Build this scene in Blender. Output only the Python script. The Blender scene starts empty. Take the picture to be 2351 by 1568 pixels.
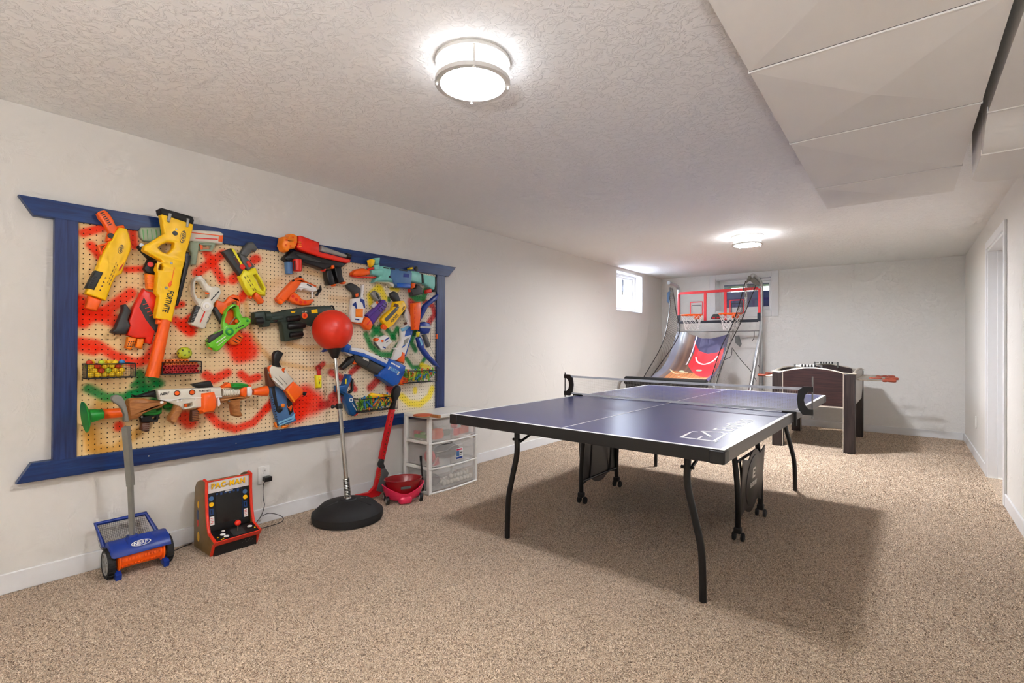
import bpy, bmesh, math, random
import numpy as np
from mathutils import Vector, Matrix
from mathutils.geometry import tessellate_polygon
random.seed(7)
SC = bpy.context.scene
COL = SC.collection
PI = math.pi
V = Vector

# ------------------------------------------------------------------ camera
FPX, YAW, PITCH, ROLL = 1141.6, math.radians(38.326), math.radians(.2351), math.radians(-.273)
CAM = V((3.272, 0, 1.1713))
_R = V((math.cos(YAW), math.sin(YAW), 0)); _F = V((-math.sin(YAW), math.cos(YAW), 0)); _Z = V((0, 0, 1))
FWD = math.cos(PITCH) * _F + math.sin(PITCH) * _Z
_U = -math.sin(PITCH) * _F + math.cos(PITCH) * _Z
RGT = math.cos(ROLL) * _R - math.sin(ROLL) * _U
UPV = math.sin(ROLL) * _R + math.cos(ROLL) * _U
cd = bpy.data.cameras.new('camera'); cam = bpy.data.objects.new('camera', cd); COL.objects.link(cam)
cd.sensor_width = 36; cd.sensor_fit = 'HORIZONTAL'; cd.lens = 36 * FPX / 2351; cd.clip_start = .02; cd.clip_end = 200
m = Matrix((RGT, UPV, -FWD)).transposed().to_4x4(); m.translation = CAM
cam.matrix_world = m
SC.camera = cam

# ------------------------------------------------------------------ world, sun, exposure
SC.view_settings.view_transform = 'Standard'; SC.view_settings.look = 'None'
SC.view_settings.exposure = 2.38; SC.view_settings.gamma = 1; SC.view_settings.use_curve_mapping = False
w = bpy.data.worlds.new('world'); SC.world = w; w.use_nodes = True
nt = w.node_tree; bg = nt.nodes['Background']
sky = nt.nodes.new('ShaderNodeTexSky'); sky.sky_type = 'NISHITA'; sky.sun_disc = False
sky.sun_elevation = math.radians(38); sky.sun_rotation = math.radians(-65); sky.altitude = 800
hs = nt.nodes.new('ShaderNodeHueSaturation'); hs.inputs['Saturation'].default_value = .45
nt.links.new(sky.outputs[0], hs.inputs['Color']); nt.links.new(hs.outputs[0], bg.inputs[0]); bg.inputs[1].default_value = 1.2
sd = bpy.data.lights.new('sun', 'SUN'); sd.energy = 1.0; sd.angle = .01; sd.color = (1, .95, .87)
so = bpy.data.objects.new('sun', sd); COL.objects.link(so)
so.rotation_euler = V((.8, .25, -.57)).to_track_quat('-Z', 'Y').to_euler(); so.location = (-6, 3, 8)
LAMP_POWER = (28.0, 120.0, 18.0); UPLIGHT_POWER = 235.0
SC.cycles.max_bounces = 6; SC.cycles.diffuse_bounces = 5; SC.cycles.glossy_bounces = 2; SC.cycles.transmission_bounces = 2; SC.cycles.transparent_max_bounces = 10
SC.cycles.caustics_reflective = False; SC.cycles.caustics_refractive = False; SC.cycles.sample_clamp_indirect = 8
SC.cycles.use_adaptive_sampling = True; SC.cycles.adaptive_threshold = .1; SC.cycles.adaptive_min_samples = 16

# ------------------------------------------------------------------ materials
def lin(c):
    return tuple(((x / 255) / 12.92 if x / 255 <= .04045 else ((x / 255 + .055) / 1.055) ** 2.4) for x in c)
MATS = {}
def mat(name, rgb, rough=.45, metal=0., var=.06, scale=30., bump=0., spec=.5, alpha=None, emit=0., coat=0.):
    if name in MATS: return MATS[name]
    M = bpy.data.materials.new(name); M.use_nodes = True; N = M.node_tree; p = N.nodes['Principled BSDF']
    c = lin(rgb); p.inputs['Roughness'].default_value = rough; p.inputs['Metallic'].default_value = metal
    p.inputs['Specular IOR Level'].default_value = spec
    tc = N.nodes.new('ShaderNodeTexCoord'); no = N.nodes.new('ShaderNodeTexNoise')
    no.inputs['Scale'].default_value = scale; no.inputs['Detail'].default_value = 3
    N.links.new(tc.outputs['Object'], no.inputs['Vector'])
    cr = N.nodes.new('ShaderNodeValToRGB'); N.links.new(no.outputs['Fac'], cr.inputs[0])
    cr.color_ramp.elements[0].position = .3; cr.color_ramp.elements[1].position = .7
    cr.color_ramp.elements[0].color = tuple(x * (1 - var) for x in c) + (1,)
    cr.color_ramp.elements[1].color = tuple(min(1, x * (1 + var)) for x in c) + (1,)
    N.links.new(cr.outputs[0], p.inputs['Base Color'])
    if bump:
        b = N.nodes.new('ShaderNodeBump'); b.inputs['Strength'].default_value = bump; b.inputs['Distance'].default_value = .003
        N.links.new(no.outputs['Fac'], b.inputs['Height']); N.links.new(b.outputs[0], p.inputs['Normal'])
    if coat: p.inputs['Coat Weight'].default_value = coat; p.inputs['Coat Roughness'].default_value = .1
    if emit:
        p.inputs['Emission Color'].default_value = c + (1,); p.inputs['Emission Strength'].default_value = emit
    if alpha is not None:
        tr = N.nodes.new('ShaderNodeBsdfTransparent'); mx = N.nodes.new('ShaderNodeMixShader'); mx.inputs[0].default_value = alpha
        N.links.new(tr.outputs[0], mx.inputs[1]); N.links.new(p.outputs[0], mx.inputs[2])
        N.links.new(mx.outputs[0], N.nodes['Material Output'].inputs[0])
    MATS[name] = M
    return M

def plaster(name, rgb, scale, lo, hi, strength, dist, fine=.3, rough=.75):
    M = bpy.data.materials.new(name); M.use_nodes = True; N = M.node_tree; p = N.nodes['Principled BSDF']
    p.inputs['Base Color'].default_value = lin(rgb) + (1,); p.inputs['Roughness'].default_value = rough
    p.inputs['Specular IOR Level'].default_value = .3
    tc = N.nodes.new('ShaderNodeTexCoord')
    n1 = N.nodes.new('ShaderNodeTexNoise'); n1.inputs['Scale'].default_value = scale; n1.inputs['Detail'].default_value = 7
    n1.inputs['Roughness'].default_value = .62; n1.inputs['Distortion'].default_value = .9
    n2 = N.nodes.new('ShaderNodeTexNoise'); n2.inputs['Scale'].default_value = 2.2; n2.inputs['Detail'].default_value = 3
    r1 = N.nodes.new('ShaderNodeMapRange'); r1.inputs[1].default_value = lo; r1.inputs[2].default_value = hi
    r1.interpolation_type = 'SMOOTHSTEP'
    mul = N.nodes.new('ShaderNodeMath'); mul.operation = 'MULTIPLY_ADD'; mul.inputs[1].default_value = fine
    for n in (n1, n2): N.links.new(tc.outputs['Object'], n.inputs['Vector'])
    N.links.new(n1.outputs['Fac'], r1.inputs[0]); N.links.new(n2.outputs['Fac'], mul.inputs[0]); N.links.new(r1.outputs[0], mul.inputs[2])
    b = N.nodes.new('ShaderNodeBump'); b.inputs['Strength'].default_value = strength; b.inputs['Distance'].default_value = dist
    N.links.new(mul.outputs[0], b.inputs['Height']); N.links.new(b.outputs[0], p.inputs['Normal'])
    MATS[name] = M
    return M
plaster('wall', (222, 218, 211), 7, .52, .72, .3, .005)
plaster('wall_rough', (232, 230, 226), 20, .44, .6, .4, .005)
plaster('ceiling', (242, 241, 238), 24, .46, .58, .5, .005, .1)
mat('white_trim', (226, 226, 226), .35, var=.01)
mat('duct', (234, 231, 225), .5, var=.015, scale=4)
mat('dark_gap', (20, 19, 18), .8)
mat('black', (20, 19, 19), .38)
mat('black_matte', (24, 23, 23), .7)
mat('black_metal', (18, 18, 19), .3)
mat('chrome', (190, 188, 184), .18, 1., var=.02)
mat('steel', (150, 150, 148), .35, 1., var=.03)
mat('white', (232, 229, 224), .35, var=.02)
mat('cream', (222, 216, 200), .4, var=.03)
mat('orange', (247, 96, 10), .38, var=.03)
mat('amber', (250, 132, 14), .38, var=.03)
mat('red', (232, 40, 18), .36, var=.04)
mat('deep_red', (196, 24, 30), .3, var=.04)
mat('yellow', (252, 198, 2), .38, var=.03)
mat('lemon', (236, 222, 30), .4, var=.04)
mat('grey', (92, 92, 90), .5)
mat('dark_grey', (52, 52, 50), .5)
mat('sage', (150, 164, 138), .5)
mat('lime', (108, 200, 40), .3, coat=.4)
mat('green', (30, 148, 52), .35)
mat('army', (44, 58, 48), .45, var=.12)
mat('purple', (88, 52, 150), .4)
mat('teal', (132, 205, 192), .4)
mat('navy', (20, 52, 138), .35)
mat('blue', (22, 86, 178), .35)
mat('steel_blue', (72, 112, 158), .4)
mat('sky_blue', (120, 180, 210), .4)
mat('brown', (92, 48, 28), .5)
mat('clear', (190, 186, 176), .2, alpha=.6)
mat('pink', (226, 40, 84), .22, coat=.5)
mat('screw', (150, 148, 140), .4, .6)

def wood(name, rgb, rgb2, axis=1, rough=.4, scale=6., stretch=14., coat=0.):
    M = bpy.data.materials.new(name); M.use_nodes = True; N = M.node_tree; p = N.nodes['Principled BSDF']
    tc = N.nodes.new('ShaderNodeTexCoord'); mp = N.nodes.new('ShaderNodeMapping')
    s = [stretch] * 3; s[axis] = 1.; mp.inputs['Scale'].default_value = s
    no = N.nodes.new('ShaderNodeTexNoise'); no.inputs['Scale'].default_value = scale; no.inputs['Detail'].default_value = 6; no.inputs['Distortion'].default_value = 1.4
    cr = N.nodes.new('ShaderNodeValToRGB'); cr.color_ramp.elements[0].position = .35; cr.color_ramp.elements[1].position = .68
    cr.color_ramp.elements[0].color = lin(rgb) + (1,); cr.color_ramp.elements[1].color = lin(rgb2) + (1,)
    N.links.new(tc.outputs['Object'], mp.inputs[0]); N.links.new(mp.outputs[0], no.inputs[0]); N.links.new(no.outputs['Fac'], cr.inputs[0])
    N.links.new(cr.outputs[0], p.inputs['Base Color']); p.inputs['Roughness'].default_value = rough
    b = N.nodes.new('ShaderNodeBump'); b.inputs['Strength'].default_value = .15; b.inputs['Distance'].default_value = .002
    N.links.new(no.outputs['Fac'], b.inputs['Height']); N.links.new(b.outputs[0], p.inputs['Normal'])
    if coat: p.inputs['Coat Weight'].default_value = coat
    MATS[name] = M
    return M
wood('navy_wood_y', (6, 32, 84), (18, 58, 116), 1, .38, 3., 16.)
wood('navy_wood_z', (16, 34, 82), (36, 58, 112), 2, .38, 3., 16.)
wood('toy_wood', (150, 92, 44), (186, 124, 66), 1, .45, 14., 6.)
wood('dark_walnut', (34, 22, 24), (62, 38, 36), 0, .35, 3., 14.)
wood('dark_walnut_z', (34, 26, 26), (58, 46, 44), 2, .35, 3., 14.)
wood('handle_wood', (120, 44, 26), (160, 74, 48), 0, .3, 10., 8.)

def carpet():
    M = bpy.data.materials.new('carpet'); M.use_nodes = True; N = M.node_tree; p = N.nodes['Principled BSDF']
    tc = N.nodes.new('ShaderNodeTexCoord')
    def noise(sc, det, dis=0.):
        n = N.nodes.new('ShaderNodeTexNoise'); n.inputs['Scale'].default_value = sc; n.inputs['Detail'].default_value = det
        n.inputs['Distortion'].default_value = dis; N.links.new(tc.outputs['Object'], n.inputs[0]); return n
    v = N.nodes.new('ShaderNodeTexVoronoi'); v.inputs['Scale'].default_value = 290
    wob = noise(90, 2); 
    mixv = N.nodes.new('ShaderNodeVectorMath'); mixv.operation = 'MULTIPLY_ADD'; mixv.inputs[1].default_value = (.02, .02, .02)
    N.links.new(wob.outputs['Color'], mixv.inputs[0]); N.links.new(tc.outputs['Object'], mixv.inputs[2]); N.links.new(mixv.outputs[0], v.inputs[0])
    sep = N.nodes.new('ShaderNodeSeparateColor'); N.links.new(v.outputs['Color'], sep.inputs[0])
    cr = N.nodes.new('ShaderNodeValToRGB'); e = cr.color_ramp.elements
    e[0].position = 0; e[0].color = lin((106, 86, 68)) + (1,); e[1].position = 1; e[1].color = lin((240, 218, 190)) + (1,)
    for pos, c in ((.22, (156, 131, 106)), (.45, (192, 164, 136)), (.75, (222, 197, 166))):
        q = e.new(pos); q.color = lin(c) + (1,)
    N.links.new(sep.outputs[0], cr.inputs[0])
    big = noise(1.7, 3); mr = N.nodes.new('ShaderNodeMapRange'); mr.inputs[1].default_value = .3; mr.inputs[2].default_value = .7; mr.inputs[3].default_value = .9; mr.inputs[4].default_value = 1.06
    N.links.new(big.outputs['Fac'], mr.inputs[0])
    mul = N.nodes.new('ShaderNodeMix'); mul.data_type = 'RGBA'; mul.blend_type = 'MULTIPLY'; mul.inputs[0].default_value = 1
    N.links.new(cr.outputs[0], mul.inputs[6]); N.links.new(mr.outputs[0], mul.inputs[7]); N.links.new(mul.outputs[2], p.inputs['Base Color'])
    p.inputs['Roughness'].default_value = .95; p.inputs['Specular IOR Level'].default_value = .1
    p.inputs['Sheen Weight'].default_value = .25
    h = noise(160, 4, .5); ad = N.nodes.new('ShaderNodeMath'); ad.operation = 'ADD'
    N.links.new(sep.outputs[0], ad.inputs[0]); N.links.new(h.outputs['Fac'], ad.inputs[1])
    b = N.nodes.new('ShaderNodeBump'); b.inputs['Strength'].default_value = .8; b.inputs['Distance'].default_value = .008
    N.links.new(ad.outputs[0], b.inputs['Height']); N.links.new(b.outputs[0], p.inputs['Normal'])
    MATS['carpet'] = M
carpet()

# ------------------------------------------------------------------ geometry helpers
def ray(px, py): return FWD + (px - 1175.5) / FPX * RGT + (784 - py) / FPX * UPV
def on(axis, val, px, py):              # the point of a real plane (x, y or z = val) seen at a photo pixel
    d = ray(px, py); return CAM + d * ((val - CAM[axis]) / d[axis])
def dep(px, py, d): return CAM + ray(px, py) * d

class MB:
    def __init__(s): s.v = []; s.f = []
    def add(s, vs, fs):
        k = len(s.v); s.v += [V(p) for p in vs]; s.f += [[i + k for i in f] for f in fs]; return s
    def box(s, lo, hi, M=None):
        vs = [V((x, y, z)) for x in (lo[0], hi[0]) for y in (lo[1], hi[1]) for z in (lo[2], hi[2])]
        if M: vs = [M @ p for p in vs]
        return s.add(vs, [(0, 1, 3, 2), (4, 6, 7, 5), (0, 4, 5, 1), (2, 3, 7, 6), (0, 2, 6, 4), (1, 5, 7, 3)])
    def tube(s, path, r, n=10, caps=True, squash=1.):
        path = [V(p) for p in path]; k = len(path); rs = r if isinstance(r, (list, tuple)) else [r] * k
        t0 = (path[1] - path[0]).normalized(); ref = V((0, 0, 1)) if abs(t0.z) < .9 else V((1, 0, 0))
        a = t0.cross(ref).normalized(); vs = []
        for i, p in enumerate(path):
            t = (path[min(i + 1, k - 1)] - path[max(i - 1, 0)]).normalized()
            a = (a - t * a.dot(t)).normalized(); b = t.cross(a)
            vs += [p + (a * math.cos(2 * PI * j / n) + b * math.sin(2 * PI * j / n) * squash) * rs[i] for j in range(n)]
        fs = [(i * n + j, i * n + (j + 1) % n, (i + 1) * n + (j + 1) % n, (i + 1) * n + j) for i in range(k - 1) for j in range(n)]
        if caps: fs += [list(range(n))[::-1], list(range((k - 1) * n, k * n))]
        return s.add(vs, fs)
    def lathe(s, prof, M=None, n=32, sx=1., sy=1., caps=True):
        M = M or Matrix(); k = len(prof); vs = []
        for r, z in prof: vs += [M @ V((r * sx * math.cos(2 * PI * j / n), r * sy * math.sin(2 * PI * j / n), z)) for j in range(n)]
        fs = [(i * n + j, i * n + (j + 1) % n, (i + 1) * n + (j + 1) % n, (i + 1) * n + j) for i in range(k - 1) for j in range(n)]
        if caps and prof[0][0] > 1e-5: fs.append(list(range(n))[::-1])
        if caps and prof[-1][0] > 1e-5: fs.append(list(range((k - 1) * n, k * n)))
        return s.add(vs, fs)
    def ball(s, c, r, n=16, m=10, sc=(1, 1, 1)):
        pr = [(max(1e-6, math.sin(PI * i / m)) * r, -math.cos(PI * i / m) * r) for i in range(m + 1)]
        return s.lathe(pr, Matrix.Translation(V(c)) @ Matrix.Diagonal((*sc, 1)), n)
    def prism(s, loop, frame, z0, z1, b=0., holes=()):
        """outline loop (2D) in frame=(O,u,v,n), from z0 (back) to z1 (front), chamfered front edge b"""
        O, u, v, nn = frame
        def area(L): return sum(L[i][0] * L[(i + 1) % len(L)][1] - L[(i + 1) % len(L)][0] * L[i][1] for i in range(len(L))) / 2
        loops = [list(map(tuple, loop))] + [list(map(tuple, h)) for h in holes]
        loops = [L if (area(L) > 0) == (i == 0) else L[::-1] for i, L in enumerate(loops)]
        def inset(L, d):
            out = []; k = len(L)
            for i in range(k):
                p0, p, p1 = V(L[i - 1]), V(L[i]), V(L[(i + 1) % k])
                e0 = (p - p0); e1 = (p1 - p)
                if e0.length < 1e-9 or e1.length < 1e-9: out.append(tuple(p)); continue
                n0 = V((-e0.y, e0.x)).normalized(); n1 = V((-e1.y, e1.x)).normalized(); bb = (n0 + n1)
                if bb.length < 1e-4: out.append(tuple(p)); continue
                bb = bb.normalized(); dd = min(d, .42 * min(e0.length, e1.length)); q = p + bb * dd / max(.6, bb.dot(n0)); out.append((q.x, q.y))
            return out
        P = lambda q, z: O + u * q[0] + v * q[1] + nn * z
        idx = []; off = 0; rings = []
        for L in loops:
            F = inset(L, b) if b else L; k = len(L)
            rings.append((off, k)); base = len(s.v)
            s.v += [P(q, z0) for q in L] + [P(q, z1 - b) for q in L] + ([P(q, z1) for q in F] + [P(q, z1 - .3 * b) for q in inset(L, b * .3)] if b else [])
            idx.append((base, k)); off += k
            for i in range(k):
                j = (i + 1) % k
                s.f.append([base + i, base + j, base + k + j, base + k + i])
                if b:
                    s.f.append([base + k + i, base + k + j, base + 3 * k + j, base + 3 * k + i]); s.f.append([base + 3 * k + i, base + 3 * k + j, base + 2 * k + j, base + 2 * k + i])
        flat = [(li, i) for li, L in enumerate(loops) for i in range(len(L))]
        for t in tessellate_polygon([[V((q[0], q[1], 0)) for q in L] for L in loops]):
            fr = [idx[flat[i][0]][0] + (2 if b else 1) * idx[flat[i][0]][1] + flat[i][1] for i in t]
            bk = [idx[flat[i][0]][0] + flat[i][1] for i in t]
            s.f.append(fr); s.f.append(bk[::-1])
        return s
    def build(s, name, mt, parent=None, smooth=35, bevel=0., label=None, cat=None, group=None, kind=None, closed=True, origin=None, seg=2):
        me = bpy.data.meshes.new(name); loc = V((0, 0, 0))
        if parent is None:
            xs = [p.x for p in s.v]; ys = [p.y for p in s.v]; zs = [p.z for p in s.v]
            loc = V(origin) if origin is not None else V(((min(xs) + max(xs)) / 2, (min(ys) + max(ys)) / 2, min(zs)))
        me.from_pydata([p - loc for p in s.v], [], s.f)
        bm = bmesh.new(); bm.from_mesh(me)
        if closed: bmesh.ops.recalc_face_normals(bm, faces=bm.faces)
        if smooth:
            for f in bm.faces: f.smooth = True
            for e in bm.edges:
                if len(e.link_faces) == 2 and e.calc_face_angle(9) > math.radians(smooth): e.smooth = False
        bm.to_mesh(me); bm.free()
        for q in (mt if isinstance(mt, (list, tuple)) else [mt]): me.materials.append(MATS[q] if isinstance(q, str) else q)
        o = bpy.data.objects.new(name, me); COL.objects.link(o); o.location = loc
        if parent is not None: attach(o, parent)
        if bevel:
            bv = o.modifiers.new('edge', 'BEVEL'); bv.width = bevel; bv.segments = seg; bv.limit_method = 'ANGLE'; bv.angle_limit = .6
        return tag(o, label, cat, group, kind)
WLD = {}
def attach(o, parent):
    o.parent = parent; W = WLD.get(parent.name, parent.location.copy() if parent.parent is None else V((0, 0, 0)))
    o.matrix_parent_inverse = Matrix.Translation(-W); WLD[o.name] = V((0, 0, 0))
def tag(o, label=None, cat=None, group=None, kind=None):
    if label: o['label'] = label
    if cat: o['category'] = cat
    if group: o['group'] = group
    if kind: o['kind'] = kind
    return o
def thing(name, label, cat, loc, group=None):
    o = bpy.data.objects.new(name, None); COL.objects.link(o); o.location = V(loc); o.empty_display_size = .05
    return tag(o, label, cat, group)
def struct(o): o['kind'] = 'structure'; return o
def box(name, lo, hi, mt, parent=None, bevel=0., **k): return MB().box(lo, hi).build(name, mt, parent, bevel=bevel, **k)
def tube(name, path, r, mt, parent=None, n=10, **k): return MB().tube(path, r, n).build(name, mt, parent, **k)
def curve(pts, n=8):                     # Catmull-Rom through points
    P = [V(p) for p in pts]; P = [2 * P[0] - P[1]] + P + [2 * P[-1] - P[-2]]; out = []
    for i in range(1, len(P) - 2):
        for k in range(n):
            t = k / n; a, b, c, d = P[i - 1:i + 3]
            out.append(.5 * ((2 * b) + (c - a) * t + (2 * a - 5 * b + 4 * c - d) * t * t + (3 * b - a - 3 * c + d) * t ** 3))
    return out + [P[-2]]
_TX = {}
def text(root, s, O, u, v, mt, name='lettering', depth=.0012, bold=.012, shear=0., spacing=1.):
    """flat lettering filling the parallelogram O, u (reading direction), v (up)"""
    key = (s, bold, shear, spacing)
    if key not in _TX:
        c = bpy.data.curves.new('t', 'FONT'); c.body = s; c.offset = bold; c.extrude = .5; c.shear = shear; c.resolution_u = 3; c.space_character = spacing
        o = bpy.data.objects.new('t', c); COL.objects.link(o); dg = bpy.context.evaluated_depsgraph_get(); dg.update()
        me = bpy.data.meshes.new_from_object(o.evaluated_get(dg))
        vs = [q.co.copy() for q in me.vertices]; fs = [list(p.vertices) for p in me.polygons]
        bpy.data.objects.remove(o); bpy.data.curves.remove(c); bpy.data.meshes.remove(me)
        lo = [min(q[i] for q in vs) for i in range(3)]; hi = [max(q[i] for q in vs) for i in range(3)]
        _TX[key] = ([V(tuple((q[i] - lo[i]) / (hi[i] - lo[i]) for i in range(3))) for q in vs], fs)
    vs, fs = _TX[key]; O, u, v = V(O), V(u), V(v); n = u.cross(v).normalized()
    b = MB(); b.add([O + u * q.x + v * q.y + n * (q.z * depth) for q in vs], fs)
    return b.build(name, mt, root, smooth=0, closed=False)
def wire(o, t):
    m_ = o.modifiers.new('net', 'WIREFRAME'); m_.thickness = t; m_.use_replace = True; m_.use_even_offset = False; return o
def copy_tree(o, parent=None):
    c = o.copy(); COL.objects.link(c)
    if parent is not None: c.parent = parent
    for ch in o.children: copy_tree(ch, c)
    return c
# ================================================================== the room
XR, YB, YF, H = 3.854, 8.287, -3.6, 2.287
def wall_holes(name, axis, a0, a1, b0, b1, holes, mt, rng):
    """wall as boxes around rectangular holes; a runs along the wall, b is height, rng the thickness range on the other axis"""
    mb = MB(); cuts = sorted({a0, a1, *[h[0] for h in holes], *[h[1] for h in holes]})
    for i in range(len(cuts) - 1):
        c0, c1 = cuts[i], cuts[i + 1]; z = b0
        for h in sorted([h for h in holes if h[0] <= c0 + 1e-6 and h[1] >= c1 - 1e-6], key=lambda q: q[2]) + [None]:
            top = h[2] if h else b1
            if top > z + 1e-6:
                if axis == 'y': mb.box((rng[0], c0, z), (rng[1], c1, top))
                else: mb.box((c0, rng[0], z), (c1, rng[1], top))
            if h: z = h[3]
    return struct(mb.build(name, mt, smooth=0, origin=(0, 0, 0)))
LW = (6.56, 7.47, 1.655, 2.247); BW = (.885, 1.70, 1.69, 2.21); DR = (5.13, 6.12, 0., 2.03)
wall_holes('wall_left', 'y', YF, YB, 0, H, [LW], 'wall', (-.32, 0))
wall_holes('wall_back', 'x', -.32, XR + .3, 0, H, [BW], 'wall_rough', (YB, YB + .3))
wall_holes('wall_right', 'y', YF, YB, 0, H, [DR], 'wall', (XR, XR + .14))
wall_holes('wall_front', 'x', -.32, XR + .3, 0, H, [], 'wall', (YF - .15, YF))
struct(box('floor', (-.32, YF - .1, -.1), (XR + .14, YB + .1, 0), 'carpet', smooth=0, origin=(0, 0, 0)))
struct(box('ceiling', (-.32, YF - .1, H), (XR + .3, YB + .3, H + .12), 'ceiling', smooth=0, origin=(0, 0, 0)))
# cut pile of the carpet: leaning yarn tufts over the floor in view
def pile():
    R_ = np.random.RandomState(11); P = []
    for y0_, y1_, dens, sz in ((.0, 2.6, 30000, .74), (2.6, 4.6, 20000, .9), (4.6, 8.27, 9500, 1.25)):
        n = int((XR - .03) * (y1_ - y0_) * dens); q = np.stack([R_.uniform(.015, XR - .015, n), R_.uniform(y0_, y1_, n), np.full(n, sz)], 1); P.append(q)
    P = np.concatenate(P); P = P[P[:, 1] > .30 * P[:, 0] - .15]; n = len(P)
    th = R_.uniform(0, 2 * np.pi, n); lean = R_.uniform(.35, 1.25, n); L = R_.uniform(.009, .014, n) * P[:, 2]; wd = R_.uniform(.0016, .0027, n) * P[:, 2]
    d = np.stack([np.cos(th) * np.sin(lean), np.sin(th) * np.sin(lean), np.cos(lean) * .8], 1)
    base = np.stack([P[:, 0], P[:, 1], np.zeros(n)], 1); vs = np.zeros((n, 4, 3))
    for k in range(3):
        a = th + k * 2 * np.pi / 3; vs[:, k] = base + np.stack([np.cos(a) * wd, np.sin(a) * wd, np.full(n, .0005)], 1)
        vs[:, k] += d * (L * (.12 if k else .35))[:, None]
    vs[:, 3] = base + d * L[:, None]
    me = bpy.data.meshes.new('carpet_pile'); me.vertices.add(n * 4); me.vertices.foreach_set('co', vs.astype(np.float32).ravel())
    f = (np.arange(n)[:, None, None] * 4 + np.array([[0, 1, 3], [1, 2, 3], [2, 0, 3]])[None]).reshape(-1)
    me.loops.add(len(f)); me.loops.foreach_set('vertex_index', f.astype(np.int32)); me.polygons.add(n * 3)
    me.polygons.foreach_set('loop_start', np.arange(0, n * 9, 3, dtype=np.int32)); me.polygons.foreach_set('loop_total', np.full(n * 3, 3, dtype=np.int32)); me.update(calc_edges=True)
    pal = np.array([lin(q) for q in ((252, 234, 212), (240, 218, 192), (224, 197, 170), (198, 170, 144), (158, 129, 105), (114, 91, 73))]); pick = R_.choice(6, n, p=[.2, .27, .22, .14, .1, .07])
    c = np.repeat(pal[pick], 4, axis=0); at = me.color_attributes.new('yarn', 'FLOAT_COLOR', 'POINT'); at.data.foreach_set('color', np.concatenate([c, np.ones((len(c), 1))], 1).astype(np.float32).ravel())
    M = bpy.data.materials.new('yarn'); M.use_nodes = True; N = M.node_tree; p = N.nodes['Principled BSDF']; p.inputs['Roughness'].default_value = .9; p.inputs['Specular IOR Level'].default_value = .1
    ca = N.nodes.new('ShaderNodeVertexColor'); ca.layer_name = 'yarn'; N.links.new(ca.outputs[0], p.inputs['Base Color']); me.materials.append(M)
    o = bpy.data.objects.new('carpet_pile', me); COL.objects.link(o); o.parent = bpy.data.objects['floor']; o['kind'] = 'stuff'; o['label'] = 'speckled beige cut pile'
pile()
bb = .095
def base(name, lo, hi): struct(box(name, lo, hi, 'white_trim', bevel=.004))
base('baseboard_left', (0, YF, 0), (.013, YB, bb)); base('baseboard_back', (.013, YB - .013, 0), (XR - .013, YB, bb))
base('baseboard_right', (XR - .013, 6.185, 0), (XR, YB - .013, bb)); base('baseboard_right_near', (XR - .013, YF, 0), (XR, 5.065, bb))
base('baseboard_front', (.013, YF, 0), (XR - .013, YF + .013, bb))

# doorway in the right wall: casing, jamb, stop, recessed white door
dr = thing('door_1', 'white cased doorway with recessed white door in the wall', 'door', (XR, 5.6, 0)); struct(dr)
box('casing', (XR - .016, 6.12, 0), (XR, 6.185, 2.095), 'white_trim', dr, .003)
box('casing', (XR - .016, 5.065, 0), (XR, 5.13, 2.095), 'white_trim', dr, .003)
box('casing', (XR - .016, 5.13, 2.03), (XR, 6.12, 2.095), 'white_trim', dr, .003)
box('jamb', (XR - .004, 6.10, 0), (XR + .14, 6.12, 2.03), 'white_trim', dr)
box('jamb', (XR - .004, 5.13, 0), (XR + .14, 5.15, 2.03), 'white_trim', dr)
box('jamb', (XR - .004, 5.15, 2.01), (XR + .14, 6.10, 2.03), 'white_trim', dr)
box('stop', (XR + .055, 6.085, 0), (XR + .095, 6.10, 2.01), 'white_trim', dr, .002)
box('stop', (XR + .055, 5.15, 0), (XR + .095, 5.165, 2.01), 'white_trim', dr, .002)
box('door_slab', (XR + .097, 5.15, .01), (XR + .132, 6.10, 2.01), 'white_trim', dr)
for y0, y1, z0, z1 in ((5.26, 5.58, .15, .9), (5.67, 5.99, .15, .9), (5.26, 5.58, 1.0, 1.9), (5.67, 5.99, 1.0, 1.9)):
    box('door_panel', (XR + .09, y0, z0), (XR + .1, y1, z1), 'white_trim', dr, .004)

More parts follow.
